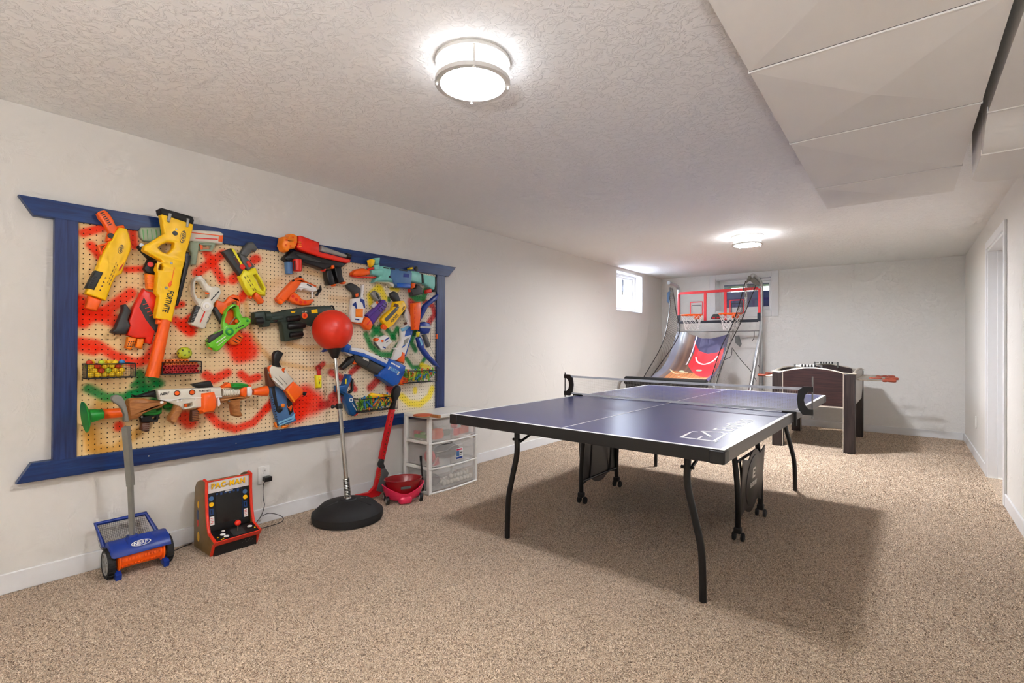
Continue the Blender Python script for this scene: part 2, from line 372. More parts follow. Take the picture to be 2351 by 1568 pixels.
# windows
mat('vinyl', (236, 236, 236), .3, var=.01)
gl = bpy.data.materials.new('glass'); gl.use_nodes = True; N = gl.node_tree; N.nodes.remove(N.nodes['Principled BSDF'])
t_ = N.nodes.new('ShaderNodeBsdfTransparent'); g_ = N.nodes.new('ShaderNodeBsdfGlossy'); g_.inputs['Roughness'].default_value = .02
mx = N.nodes.new('ShaderNodeMixShader')
mx.inputs[0].default_value = .05; N.links.new(t_.outputs[0], mx.inputs[1]); N.links.new(g_.outputs[0], mx.inputs[2]); N.links.new(mx.outputs[0], N.nodes['Material Output'].inputs[0])
MATS['glass'] = gl
def window(name, label, P, a0, a1, z0, z1, d0, d1, liner, casing):
    """P(a, depth, z) -> point. liner boards through the wall, slider frame with two sashes at depth d0..d1"""
    r = thing(name, label, 'window', P((a0 + a1) / 2, 0, z0)); struct(r)
    def bx(n, lo, hi, mt='vinyl', bev=.003):
        p, q = P(*lo), P(*hi); return box(n, [min(p[i], q[i]) for i in range(3)], [max(p[i], q[i]) for i in range(3)], mt, r, bev)
    t = .012
    for q in (((a0, 0, z0), (a0 + t, liner, z1)), ((a1 - t, 0, z0), (a1, liner, z1)), ((a0 + t, 0, z1 - t), (a1 - t, liner, z1)), ((a0 + t, -.006, z0), (a1 - t, liner, z0 + t))): bx('reveal', *q, 'white_trim', 0)
    f = .035; A0, A1, Z0, Z1 = a0 + t, a1 - t, z0 + t, z1 - t
    for q in (((A0, d0, Z0), (A0 + f, d1, Z1)), ((A1 - f, d0, Z0), (A1, d1, Z1)), ((A0 + f, d0, Z1 - f), (A1 - f, d1, Z1)), ((A0 + f, d0, Z0), (A1 - f, d1, Z0 + f))): bx('window_frame', *q)
    mid = (A0 + A1) / 2; s = .03
    for k, (s0, s1) in enumerate(((A0 + f, mid + .015), (mid - .015, A1 - f))):
        e0 = d0 + .012 + .022 * k; e1 = e0 + .02; y0, y1 = Z0 + f, Z1 - f
        sash = bx('sash', (s0, e0, y0), (s0 + s, e1, y1))
        for q in (((s1 - s, e0, y0), (s1, e1, y1)), ((s0 + s, e0, y1 - s), (s1 - s, e1, y1)), ((s0 + s, e0, y0), (s1 - s, e1, y0 + s))): bx('sash', *q)
        bx('pane', (s0 + s, e0 + .008, y0 + s), (s1 - s, e0 + .012, y1 - s), 'glass', 0)
    bx('latch', (mid - .012, d0 + .002, (z0 + z1) / 2 - .03), (mid + .012, d0 + .012, (z0 + z1) / 2 + .03), 'steel')
    if casing:
        c = .09
        for q in (((a0 - c, -.016, z0 - c), (a0, 0, z1 + .075)), ((a1, -.016, z0 - c), (a1 + c, 0, z1 + .075)), ((a0, -.016, z1), (a1, 0, z1 + .075)), ((a0, -.016, z0 - c), (a1, 0, z0))): bx('casing', *q, 'white_trim')
    return r
window('window_1', 'white framed sliding basement window in the back wall with wide casing', lambda a, d, z: (a, YB + d, z), *BW[:2], BW[2], BW[3], .16, .22, .24, True)
window('window_2', 'bright recessed sliding window high in the long wall', lambda a, d, z: (-d, a, z), *LW[:2], LW[2], LW[3], .115, .175, .32, False)

# outside: window wells, ground, deck
mat('well_blue', (22, 62, 132), .6, var=.2, scale=8); mat('well_white', (216, 222, 230), .5); mat('turf', (96, 112, 70), .9, var=.3, scale=40)
mat('deck', (26, 32, 48), .7, var=.2); mat('siding', (214, 214, 216), .6, var=.08, scale=6)
def outside(name, mb, mt): o = struct(mb.build(name, mt, smooth=0)); return o
k = MB(); k.box((.3, YB + .85, 1.2), (2.4, YB + .9, 2.08)); k.box((.3, YB + .3, 1.2), (.35, YB + .85, 1.98)); k.box((2.35, YB + .3, 1.2), (2.4, YB + .85, 1.98)); k.box((.3, YB + .3, 1.15), (2.4, YB + .9, 1.2))
outside('exterior_well', k, 'well_blue')
k = MB(); k.box((-1.65, 6.2, 1.2), (-1.6, 8.9, 2.05)); k.box((-1.6, 6.2, 1.2), (-.33, 6.25, 2.05)); k.box((-1.6, 8.85, 1.2), (-.33, 8.9, 2.05)); k.box((-1.65, 6.2, 1.15), (-.33, 8.9, 1.2))
outside('exterior_well_side', k, 'well_white')
outside('ground_back', MB().box((-6, YB + .9, 1.9), (8, YB + 14, 2.085)), 'turf')
outside('ground_side', MB().box((-14, -4, 1.95), (-1.65, YB + .9, 2.06)), 'turf')
outside('exterior_deck', MB().box((-1.0, YB + .4, 2.42), (4.5, YB + 3.4, 2.56)).box((-1.0, YB + .5, 2.15), (4.5, YB + .55, 2.42)).box((1.25, YB + 3.0, 1.99), (1.37, YB + 3.12, 2.42)).box((3.3, YB + 3.0, 1.99), (3.42, YB + 3.12, 2.42)), 'deck')
k = MB()
for i in range(9): k.box((-1.0 + i * .6, YB + .45, 2.30), (-.96 + i * .6, YB + 3.4, 2.42))
outside('exterior_joists', k, 'deck')
outside('exterior_fence', MB().box((-6, YB + 9, 1.99), (8, YB + 9.1, 3.7)), 'siding')

# ================================================================== ducts along the ceiling
dz = 2.05; dx0, dx1 = 2.877, 3.488
du = thing('ceiling_duct', 'wide cross-creased white sheet metal duct under the ceiling', 'duct', (3.18, 1.0, dz))
seams = [-3.5, -2.6, -1.75, -.9, -.1, .25, .98, 1.725, 2.45, 3.247, 3.775]
for i in range(len(seams) - 1):
    y0, y1 = seams[i] + .003, seams[i + 1] - .003; mb = MB()
    vs = [(dx0, y0, dz), (dx1, y0, dz), (dx1, y1, dz), (dx0, y1, dz), ((dx0 + dx1) / 2, (y0 + y1) / 2, dz - .024),
          (dx0, y0, H), (dx1, y0, H), (dx1, y1, H), (dx0, y1, H)]
    mb.add(vs, [(0, 4, 1), (1, 4, 2), (2, 4, 3), (3, 4, 0), (0, 1, 6, 5), (1, 2, 7, 6), (2, 3, 8, 7), (3, 0, 5, 8), (5, 6, 7, 8)])
    mb.build('panel', 'duct', du, smooth=0)
    if i:
        box('seam', (dx0 - .003, seams[i] + .002, dz - .004), (dx1 + .003, seams[i] + .009, dz + .03), 'duct', du, .001); box('joint_gap', (dx0, seams[i] - .003, dz + .001), (dx1, seams[i] + .002, dz + .03), 'dark_gap', du)
d2 = thing('ceiling_duct', 'narrower white duct with dropped rounded end beside the door wall', 'duct', (3.68, 1.5, 1.95))
ex0, ex1 = 3.516, XR
mb = MB().box((ex0, -3.5, dz), (ex1, 2.575, H)); mb.build('body', 'duct', d2, smooth=0)
mb = MB(); prof = []
for i in range(9):
    t = i / 8; prof.append((2.577 + .196 * t, dz - .10 * (3 * t * t - 2 * t ** 3)))
vs = []; fs = []
for y, z in prof: vs += [(ex0, y, z), (ex1, y, z), (ex1, y, H), (ex0, y, H)]
for i in range(8):
    for j in range(4): fs.append((i * 4 + j, i * 4 + (j + 1) % 4, i * 4 + 4 + (j + 1) % 4, i * 4 + 4 + j))
fs += [(0, 1, 2, 3), (32, 33, 34, 35)]
mb.add(vs, fs); mb.build('offset_boot', 'duct', d2, smooth=30)
lp = [(ex0, 2.777)] + [(ex1, 2.777), (ex1, 3.27)] + [(ex0 + .13 - .13 * math.sin(a * PI / 16), 3.14 + .12 * math.cos(a * PI / 16)) for a in range(0, 9)]
mb = MB().prism(lp, (V((0, 0, 0)), V((1, 0, 0)), V((0, 1, 0)), V((0, 0, 1))), 1.95, H); mb.build('end_cap', 'duct', d2, smooth=30)
box('seam', (ex0 - .003, 2.571, dz - .004), (ex1, 2.581, dz + .02), 'duct', d2); box('seam', (ex0 - .003, 2.770, 1.946), (ex1, 2.780, 1.97), 'duct', d2)
box('seam', (ex0 - .003, .6, dz - .004), (ex1, .61, dz + .02), 'duct', d2)

# ================================================================== ceiling lamps
mat('nickel', (222, 219, 213), .3, .5, var=.02)
em = bpy.data.materials.new('lamp_glow'); em.use_nodes = True; p = em.node_tree.nodes['Principled BSDF']
p.inputs['Base Color'].default_value = (.9, .9, .88, 1); p.inputs['Emission Color'].default_value = (.96, .985, 1.05, 1); p.inputs['Emission Strength'].default_value = LAMP_POWER[0]
MATS['lamp_glow'] = em
def lamp(x, y, label, power):
    gm = em.copy(); gm.name = 'lamp_glow'; gm.node_tree.nodes['Principled BSDF'].inputs['Emission Strength'].default_value = power
    r = thing('ceiling_lamp', label, 'lamp', (x, y, H - .1), 'round flush ceiling lamps')
    T = Matrix.Translation((x, y, 0)); z0 = H - .092
    MB().lathe([(.126, z0 + .012), (.120, z0 + .004), (.06, z0), (1e-6, z0 - .002)], T, 48, caps=False).build('diffuser', gm, r, closed=False)
    gs = gm.copy(); gs.node_tree.nodes['Principled BSDF'].inputs['Emission Strength'].default_value = power * .05
    MB().lathe([(.128, H - .004), (.128, z0 + .012)], T, 48, caps=False).build('diffuser_band', gs, r, closed=False)
    def ring(z, ro, ri, h): 
        MB().lathe([(ri, z), (ro, z), (ro, z + h), (ri, z + h), (ri, z)], T, 48, caps=False).build('ring', 'nickel', r, closed=False)
    ring(z0 - .004, .148, .128, .016); ring(H - .016, .148, .129, .014)
    for k in range(4):
        a = PI / 4 + k * PI / 2; c, s = math.cos(a), math.sin(a)
        MB().box((.139, -.004, z0), (.145, .004, H - .004), T @ Matrix.Rotation(a, 4, 'Z')).build('post', 'nickel', r)
        MB().ball((x + .142 * c, y + .142 * s, z0 - .006), .006, 8, 6).build('finial', 'nickel', r)
    MB().lathe([(.15, H), (.15, H - .003), (1e-6, H - .003)], T, 32, caps=False).build('base_plate', 'nickel', r, closed=False)
lamp(1.93, 1.44, 'large round ceiling lamp nearest the pegboard', LAMP_POWER[0])
lamp(2.0, 5.5, 'round ceiling lamp farther off, beyond the table tennis net', LAMP_POWER[1])
lamp(1.95, -2.4, 'round ceiling lamp added as fill at the unseen end of the room', LAMP_POWER[2])  # unseen lamp added for fill light, modelled on the two in view

# added fill uplight behind the camera, shaped as a torchiere, bounced off the ceiling
ug = em.copy(); ug.name = 'fill_uplight_glow'; ug.node_tree.nodes['Principled BSDF'].inputs['Emission Strength'].default_value = UPLIGHT_POWER; MATS['fill_uplight_glow'] = ug
UX, UY, UZ = 3.35, -1.0, 1.2
tr_ = thing('fill_uplight', 'added torchiere uplight giving fill light from the unseen end of the room', 'lamp', (UX, UY, 0)); T = Matrix.Translation((UX, UY, 0))
MB().lathe([(.14, 0), (.14, .02), (.02, .035), (1e-6, .035)], T, 32).build('base', 'black', tr_); MB().tube([(UX, UY, .03), (UX, UY, UZ - .06)], .014, 12).build('pole', 'black', tr_)
MB().lathe([(.03, UZ - .08), (.08, UZ - .05), (.115, UZ - .004), (.112, UZ - .002), (.075, UZ - .045), (.03, UZ - .07)], T, 40, caps=False).build('shade', 'black', tr_, closed=False)
MB().lathe([(.09, UZ - .01), (.09, UZ), (1e-6, UZ + .002)], T, 24).build('fill_plate', 'fill_uplight_glow', tr_)
# ================================================================== pegboard with spray paint
XB = .03            # face of the pegboard
pb = thing('pegboard', 'large tan pegboard with spray painted faces in a navy wooden frame', 'pegboard', (.02, 1.83, .5))
def strokes():
    red, dred, grn, yel, och = (246, 40, 6), (206, 14, 22), (4, 138, 66), (250, 224, 20), (214, 150, 40)
    S = []
    def st(c, r, pts, a=1., soft=.8): S.append((c, r, pts, a, soft))
    st(och, 9, [(205, 985), (211, 1030), (258, 1036), (316, 992)], .75, 1.); st(och, 12, [(230, 950), (234, 925), (248, 922)], .7, 1.); st(och, 16, [(215, 1000), (225, 1025)], .5, 1.)
    st(och, 5, [(565, 700), (573, 759), (598, 800), (621, 824), (646, 834), (712, 847), (770, 838)], .5, .8); st(och, 5, [(662, 790), (700, 800), (735, 797)], .5, .8)
    st(och, 7, [(565, 640), (560, 690)], .35, 1.); st(och, 8, [(600, 660), (640, 645)], .3, 1.); st(och, 6, [(700, 620), (760, 640)], .45, 1.); st(och, 6, [(760, 685), (820, 690)], .35, 1.)
    for pts, r in (([(191, 535), (237, 522)], 8), ([(209, 563), (232, 592)], 8), ([(304, 530), (308, 565)], 7), ([(290, 619), (329, 617)], 6),
                   ([(183, 690), (190, 740)], 13), ([(185, 735), (235, 720), (300, 674)], 12), ([(200, 712), (268, 738)], 15), ([(184, 785), (220, 790), (260, 815), (310, 834), (338, 826), (362, 790)], 10),
                   ([(190, 800), (215, 805)], 10), ([(403, 736), (437, 761)], 9), ([(403, 702), (418, 698)], 6), ([(512, 583), (452, 627)], 9), ([(475, 581), (510, 644)], 9),
                   ([(583, 597), (589, 594)], 9), ([(534, 642), (546, 632)], 10), ([(553, 686), (561, 675)], 8), ([(420, 748), (436, 760)], 11), ([(540, 790), (570, 806)], 22), ([(560, 780), (550, 815)], 18),
                   ([(473, 861), (489, 872), (522, 856)], 9), ([(553, 859), (572, 873), (592, 866)], 8), ([(425, 958), (436, 968)], 15), ([(479, 950), (502, 974), (541, 985), (581, 971), (612, 938)], 8),
                   ([(612, 938), (640, 905)], 8), ([(273, 976), (273, 981)], 8), ([(690, 935), (720, 925)], 26), ([(700, 905), (680, 950)], 20), ([(425, 735), (440, 725)], 5)):
        st(red, r, pts, .95)
    for pts, r in (([(760, 855), (791, 872)], 7), ([(806, 855), (828, 836)], 6), ([(850, 890), (872, 867)], 8), ([(740, 931), (767, 924), (789, 913)], 9), ([(760, 911), (783, 895)], 7), ([(803, 876), (815, 894)], 6), ([(893, 890), (902, 900)], 9),
                   ([(944, 692), (950, 742)], 9), ([(953, 700), (956, 740)], 9), ([(974, 692), (993, 702), (998, 722), (985, 740)], 6), ([(730, 845), (742, 835)], 5)):
        st(dred, r, pts, .92)
    for pts, r in (([(320, 858), (327, 884)], 9), ([(346, 866), (367, 880)], 8), ([(203, 892), (242, 912), (285, 912), (332, 894), (356, 884)], 9), ([(306, 885), (314, 878)], 5), ([(356, 915), (390, 935)], 9), ([(300, 905), (340, 900)], 8),
                   ([(892, 686), (893, 689)], 4), ([(944, 676), (955, 685), (972, 684), (977, 667)], 7), ([(840, 768), (852, 796), (875, 814), (898, 815), (914, 793)], 6), ([(856, 752), (877, 771)], 6), ([(877, 746), (855, 769)], 6),
                   ([(889, 757), (906, 777)], 5), ([(912, 754), (901, 775)], 5), ([(916, 758), (918, 768)], 4), ([(954, 759), (944, 786), (954, 804)], 5), ([(933, 824), (947, 843), (963, 843), (977, 820)], 4)):
        st(grn, r, pts, .95)
    for pts, r in (([(850, 680), (868, 661)], 8), ([(874, 664), (883, 684)], 7), ([(900, 661), (912, 664)], 6), ([(922, 910), (940, 926), (964, 928), (985, 911), (992, 892)], 7), ([(953, 894), (953, 899)], 5), ([(968, 838), (985, 845)], 5), ([(850, 690), (852, 700)], 6)):
        st(yel, r, pts, .9)
    return S
y0, y1, z0, z1, st_ = .56, 3.06, .55, 1.81, .0075
ny, nz = int((y1 - y0) / st_), int((z1 - z0) / st_)
YY = np.linspace(y0, y1, ny + 1); ZZ = np.linspace(z0, z1, nz + 1); gy, gz = np.meshgrid(YY, ZZ, indexing='ij')
me = bpy.data.meshes.new('panel')
vid = np.arange((ny + 1) * (nz + 1)).reshape(ny + 1, nz + 1)
fa = np.stack([vid[:-1, :-1], vid[1:, :-1], vid[1:, 1:], vid[:-1, 1:]], -1).reshape(-1, 4)
me.from_pydata(np.stack([np.full(gy.size, XB), gy.ravel(), gz.ravel()], -1).tolist(), [], fa.tolist())
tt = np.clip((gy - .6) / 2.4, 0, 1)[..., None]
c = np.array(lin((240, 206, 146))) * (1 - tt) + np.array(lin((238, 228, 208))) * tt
rng = np.random.RandomState(3); jit = rng.rand(*gy.shape)
for colr, r, pts, a, soft in strokes():
    q = [on(0, XB, *p) for p in pts]; q = [(p.y, p.z) for p in q]
    d0 = (on(0, XB, *pts[0]) - CAM).dot(FWD); rr = r * d0 / FPX
    dist = np.full(gy.shape, 9.)
    for (ay, az), (by, bz) in zip(q[:-1], q[1:]):
        L = max((by - ay) ** 2 + (bz - az) ** 2, 1e-9); t = np.clip(((gy - ay) * (by - ay) + (gz - az) * (bz - az)) / L, 0, 1)
        dist = np.minimum(dist, np.hypot(gy - ay - t * (by - ay), gz - az - t * (bz - az)))
    w_ = np.clip(1 - (dist - rr * (1 - .5 * soft)) / (rr * soft * 1.1 + .006), 0, 1); w_ = w_ * w_ * (3 - 2 * w_)
    w_ = np.clip(w_ * (.93 + .12 * jit), 0, 1) + .20 * np.clip(1 - dist / (rr * 3.4), 0, 1) ** 2 * (1 - w_)
    w_ = np.clip(w_ * a, 0, 1)[..., None]; c = c * (1 - w_) + np.array(lin(colr)) * w_
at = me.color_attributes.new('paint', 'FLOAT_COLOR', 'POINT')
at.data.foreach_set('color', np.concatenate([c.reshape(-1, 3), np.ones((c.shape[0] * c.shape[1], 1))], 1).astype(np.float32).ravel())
pm = bpy.data.materials.new('pegboard_paint'); pm.use_nodes = True; N = pm.node_tree; p = N.nodes['Principled BSDF']; p.inputs['Roughness'].default_value = .7; p.inputs['Specular IOR Level'].default_value = .12
ca = N.nodes.new('ShaderNodeVertexColor'); ca.layer_name = 'paint'
tc = N.nodes.new('ShaderNodeTexCoord'); sp = N.nodes.new('ShaderNodeSeparateXYZ'); N.links.new(tc.outputs['Object'], sp.inputs[0])
def mth(op, a, b=None, cc=None):
    n = N.nodes.new('ShaderNodeMath'); n.operation = op
    for i, x in enumerate((a, b, cc)):
        if x is None: continue
        if isinstance(x, (int, float)): n.inputs[i].default_value = x
        else: N.links.new(x, n.inputs[i])
    return n.outputs[0]
def cell(o): return mth('POWER', mth('SUBTRACT', mth('FRACT', mth('DIVIDE', o, .0254)), .5), 2.)
rad = mth('SQRT', mth('ADD', cell(sp.outputs[1]), cell(sp.outputs[2])))
hole = N.nodes.new('ShaderNodeMapRange'); hole.inputs[1].default_value = .125; hole.inputs[2].default_value = .09; N.links.new(rad, hole.inputs[0])
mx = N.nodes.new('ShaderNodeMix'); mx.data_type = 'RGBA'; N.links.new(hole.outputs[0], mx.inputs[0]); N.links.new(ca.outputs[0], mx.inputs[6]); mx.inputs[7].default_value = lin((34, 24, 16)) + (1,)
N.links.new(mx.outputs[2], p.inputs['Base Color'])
bp = N.nodes.new('ShaderNodeBump'); bp.invert = True; bp.inputs['Distance'].default_value = .004; N.links.new(hole.outputs[0], bp.inputs['Height']); N.links.new(bp.outputs[0], p.inputs['Normal'])
me.materials.append(pm); o = bpy.data.objects.new('panel', me); COL.objects.link(o); attach(o, pb)
box('backing', (.0, .565, .555), (XB - .002, 3.055, 1.805), 'brown', pb)
WF = (V((0, 0, 0)), V((0, 1, 0)), V((0, 0, 1)), V((1, 0, 0)))
def board(loop, mt): MB().prism(loop, WF, .004, .047, .002).build('frame_board', mt, pb, smooth=0)
board([(.512, .595), (.600, .595), (.600, 1.768), (.512, 1.768)], 'navy_wood_z')
board([(3.014, .595), (3.112, .595), (3.112, 1.772), (3.014, 1.772)], 'navy_wood_z')
board([(.438, 1.766), (3.155, 1.772), (3.252, 1.866), (.386, 1.852)], 'navy_wood_y')
board([(.386, .508), (3.252, .508), (3.165, .597), (.437, .597)], 'navy_wood_y')
for y, z in ((.9, .55), (1.35, .55), (2.1, .55), (2.7, .55), (1.6, 1.81), (2.7, 1.82)):
    MB().ball((.047, y, z), .004, 8, 6, (.3, 1, 1)).build('screw', 'screw', pb)

# ================================================================== toys hung on the pegboard
CR = [0, 0, 1.]
A_, B_, C_, D_, E_, F_, G_, H_ = (160, 450, 5.2267), (160, 650, 5.2267), (420, 520, 5.2267), (560, 520, 5.2267), (760, 570, 5.2267), (740, 680, 4.9), (160, 800, 5.111), (580, 780, 6.817)
def crop(c): CR[:] = c
XO = .018           # toys hang on pegs, a little off the board
def wp(q, x): return on(0, x + XO, CR[0] + q[0] / CR[2], CR[1] + q[1] / CR[2])
def L2(pts, x): return [(wp(q, x).y, wp(q, x).z) for q in pts]
def toy(label, at_, x=.04, group='toy blasters hung on the pegboard', cat='toy blaster', name='toy_blaster'):
    return thing(name, label, cat, wp(at_, x), group)
def gp(r, name, pts, mt, x1, x0=None, b=.006, holes=()):
    b = b * 1.35
    x0 = XB + .002 if x0 is None else x0
    return MB().prism(L2(pts, x1), WF, x0 + XO, x1 + XO, min(b, (x1 - x0) * .45), [L2(h, x1) for h in holes]).build(name, mt, r, smooth=50)
def dot(r, name, c, rad, mt, x1, h=.003, n=16, dome=0.):
    o = wp(c, x1); k = rad / CR[2] * (o - CAM).dot(FWD) / FPX
    M = Matrix.Translation(o) @ Matrix.Rotation(PI / 2, 4, 'Y')
    pr = [(k, -h - .004), (k, 0), (k * .85, h * .5)] + ([(k * .5, dome)] if dome else []) + [(1e-6, h * .5 + dome)]
    return MB().lathe(pr, M, n).build(name, mt, r)
def bar(r, name, p, q, wd, mt, x1, h=.002):
    P, Q = V(p), V(q); d = (Q - P).normalized(); n = V((-d.y, d.x)) * wd / 2
    return gp(r, name, [P + n, Q + n, Q - n, P - n], mt, x1 + h, x1 - .003, 0)
def rod(r, name, p, q, w0, w1, mt, xc, prof=None, n=24):
    """turned part lying parallel to the board: axis p->q (crop px), half widths w0,w1 px; prof=[(t, factor)]"""
    P, Q = wp(p, xc), wp(q, xc); s = (P - CAM).dot(FWD) / FPX / CR[2]
    ax = (Q - P); L = ax.length; M = Matrix.Translation(P) @ V((0, 0, 1)).rotation_difference(ax.normalized()).to_matrix().to_4x4()
    prof = prof or [(0, 1), (1, 1)]
    return MB().lathe([((w0 + (w1 - w0) * t) * s * f, L * t) for t, f in prof], M, n).build(name, mt, r)
def tx(r, s, bl, br, tl, mt, x1, **k):
    O = wp(bl, x1); return text(r, s, O, wp(br, x1) - O, wp(tl, x1) - O, mt, depth=.0008, **k)
def logo(r, c, dx, up, w, h, mt, x1, s='NERF'):
    """lettering inside an oval outline; dx, up = unit crop directions"""
    c, dx, up = V(c), V(dx).normalized(), V(up).normalized()
    bl = c - dx * w * .42 - up * h * .27
    tx(r, s, bl, bl + dx * w * .8, bl + up * h * .54, mt, x1, bold=.02, shear=.15)
    n = 28; ring = lambda k: [c + dx * math.cos(2 * PI * i / n) * w * .5 * k + up * math.sin(2 * PI * i / n) * h * .5 * k for i in range(n)]
    gp(r, 'oval_outline', ring(1.), mt, x1 + .0008, x1 - .002, 0, [ring(.88)])
def hook(r, p, x1=.06):
    a = wp(p, XB - XO); MB().tube([a, a + V((x1 - XB, 0, 0)), a + V((x1 - XB + .004, 0, .018))], .002, 6).build('hook', 'chrome', r)

# -- yellow blaster with orange skeleton grip
crop(A_); g = toy('yellow toy blaster with orange skeleton grip hung muzzle down at the board edge', (470, 800))
gp(g, 'body', [(595, 375), (690, 390), (720, 470), (745, 590), (735, 660), (660, 830), (630, 930), (560, 960), (510, 1060), (440, 1255), (200, 1170), (215, 1130), (310, 900), (340, 850), (380, 740), (420, 650), (480, 545), (510, 530), (550, 440)], 'yellow', .085)
gr = gp(g, 'grip', [(330, 205), (365, 180), (420, 165), (455, 185), (500, 240), (530, 290), (555, 350), (590, 380), (560, 450), (500, 545), (440, 540), (455, 470), (470, 430), (430, 360), (400, 310), (360, 270)], 'orange', .07, .036)
for i in range(7): gp(gr, 'slot', [(365 + i * 16, 205 + i * 23), (405 + i * 16, 190 + i * 23), (410 + i * 16, 200 + i * 23), (370 + i * 16, 217 + i * 23)], 'black', .0708, .068, 0)
gp(g, 'trigger_guard', [(330, 590), (440, 560), (475, 540), (480, 560), (410, 650), (390, 715), (360, 660)], 'orange', .066, .036, .003, [[(365, 605), (430, 588), (385, 645)]])
gp(g, 'rear_tab', [(560, 360), (650, 345), (672, 378), (600, 395)], 'orange', .07, .036)
dot(g, 'recess', (498, 478), 34, 'black', .0705)
pu = gp(g, 'pump', [(310, 890), (410, 915), (300, 1130), (200, 1100)], 'dark_grey', .092, .04)
for i in range(6): bar(pu, 'rib', (280 - i * 11, 960 + i * 24), (330 - i * 11, 975 + i * 24), 9, 'black', .092)
gp(g, 'muzzle', [(230, 1195), (395, 1245), (330, 1385), (190, 1340)], 'orange', .075, .04, .008)
for i in range(4): x, y = 430 - i * 21, 985 + i * 49; gp(g, 'vent', [(x, y - 15), (x + 14, y + 5), (x - 14, y + 5)], 'brown', .0856, .083, 0)
for i in range(6):
    x, y = 562 - i * 19, 795 + i * 44; bar(g, 'slit', (x, y), (x - 12, y + 28), 5, 'brown', .085); bar(g, 'slit', (x + 18, y + 22), (x + 6, y + 50), 5, 'brown', .085)
gp(g, 'release', [(655, 795), (620, 870), (585, 905), (600, 860)], 'deep_red', .0856, .083, 0)
logo(g, (615, 638), (-.3, 1), (1, .3), 112, 58, 'black', .085)

# -- tall yellow rifle with black butt
XO = .036
g = toy('tall yellow toy rifle with black shoulder pad and long orange barrel', (1200, 900))
gp(g, 'body', [(1095, 200), (1490, 330), (1480, 400), (1440, 560), (1400, 680), (1385, 790), (1350, 920), (1300, 1200), (1270, 1330), (1230, 1510), (1040, 1465), (1035, 1430), (1075, 1200), (1035, 1160), (1040, 1130), (1060, 910), (1040, 880), (1065, 800), (1130, 780), (1010, 720), (890, 650), (905, 590), (990, 545), (1090, 480), (1140, 450), (1120, 330)], 'yellow', .108, .058, .006,
   [[(1065, 620), (1100, 585), (1180, 550), (1260, 560), (1250, 620), (1180, 690), (1110, 670)], [(1068, 805), (1112, 812), (1130, 850), (1120, 888), (1070, 885)]])
gp(g, 'shoulder_pad', [(1080, 150), (1110, 138), (1480, 245), (1500, 290), (1485, 345), (1095, 215)], 'black_matte', .114, .05, .008)
gp(g, 'top_rail', [(1375, 675), (1440, 670), (1440, 710), (1465, 715), (1400, 980), (1370, 1100), (1350, 1180), (1310, 1310), (1268, 1328), (1385, 800), (1350, 720)], 'black', .095, .062)
for q in ([(1190, 205), (1232, 212), (1200, 315), (1168, 300)], [(1405, 265), (1442, 275), (1425, 375), (1400, 370)]): gp(g, 'clip', q, 'screw', .1165, .1, .001)
dot(g, 'pivot', (1265, 447), 28, 'black', .1085); dot(g, 'screw', (1280, 396), 12, 'screw', .1085); dot(g, 'screw', (1220, 805), 16, 'screw', .1085); dot(g, 'screw', (1157, 1102), 17, 'screw', .1085)
bar(g, 'cocking_slot', (1258, 858), (1222, 1040), 7, 'orange', .108); gp(g, 'cocking_tab', [(1215, 1015), (1228, 1065), (1200, 1100), (1185, 1060)], 'orange', .113, .1, .002)
tx(g, 'FORTNITE', (1180, 1130), (1108, 1385), (1255, 1150), 'black', .108, bold=.02)
logo(g, (1360, 490), (-.2, 1), (1, .2), 150, 68, 'black', .108)
crop(B_); rod(g, 'barrel', (1150, 440), (990, 1128), 56, 72, 'orange', .082, [(0, 1), (.97, 1), (1, .97), (1, .8), (.97, .78), (.96, 1e-4)])
gp(g, 'collar', [(1058, 435), (1112, 452), (1105, 497), (1050, 487)], 'orange', .095, .06)

# -- pale pistol behind
XO = .018
crop((0, 0, 1)); g = toy('pale green and white toy pistol behind the tall yellow rifle', (450, 545))
gp(g, 'slide', [(375, 523), (420, 526), (505, 531), (514, 537), (512, 561), (490, 557), (440, 553), (380, 553)], 'cream', .056)
gp(g, 'rear_block', [(320, 530), (325, 522), (378, 521), (380, 553), (350, 556), (330, 553), (322, 545)], 'sage', .056)
gp(g, 'tip', [(503, 540), (513, 540), (511, 556), (501, 554)], 'orange', .0575, .045, .002); bar(g, 'stripe', (449, 547), (500, 549), 2.5, 'red', .056); bar(g, 'stripe', (440, 534), (504, 541), 2, 'orange', .056)
for i in range(5): bar(g, 'print_line', (328 + i * 10, 527), (330 + i * 10, 551), 1.2, 'green', .056)
gp(g, 'rail', [(440, 552), (500, 556), (496, 561), (440, 558)], 'sage', .05)
gp(g, 'grip', [(436, 554), (459, 556), (456, 578), (451, 608), (436, 608), (439, 580), (434, 572)], 'sage', .05)
gp(g, 'trigger_guard', [(459, 560), (497, 557), (487, 577), (459, 576)], 'sage', .046, None, .002, [[(466, 563), (486, 563), (482, 572), (466, 571)]])
gp(g, 'trigger', [(459, 561), (466, 563), (466, 574), (460, 573)], 'orange', .0475, .036, .002)

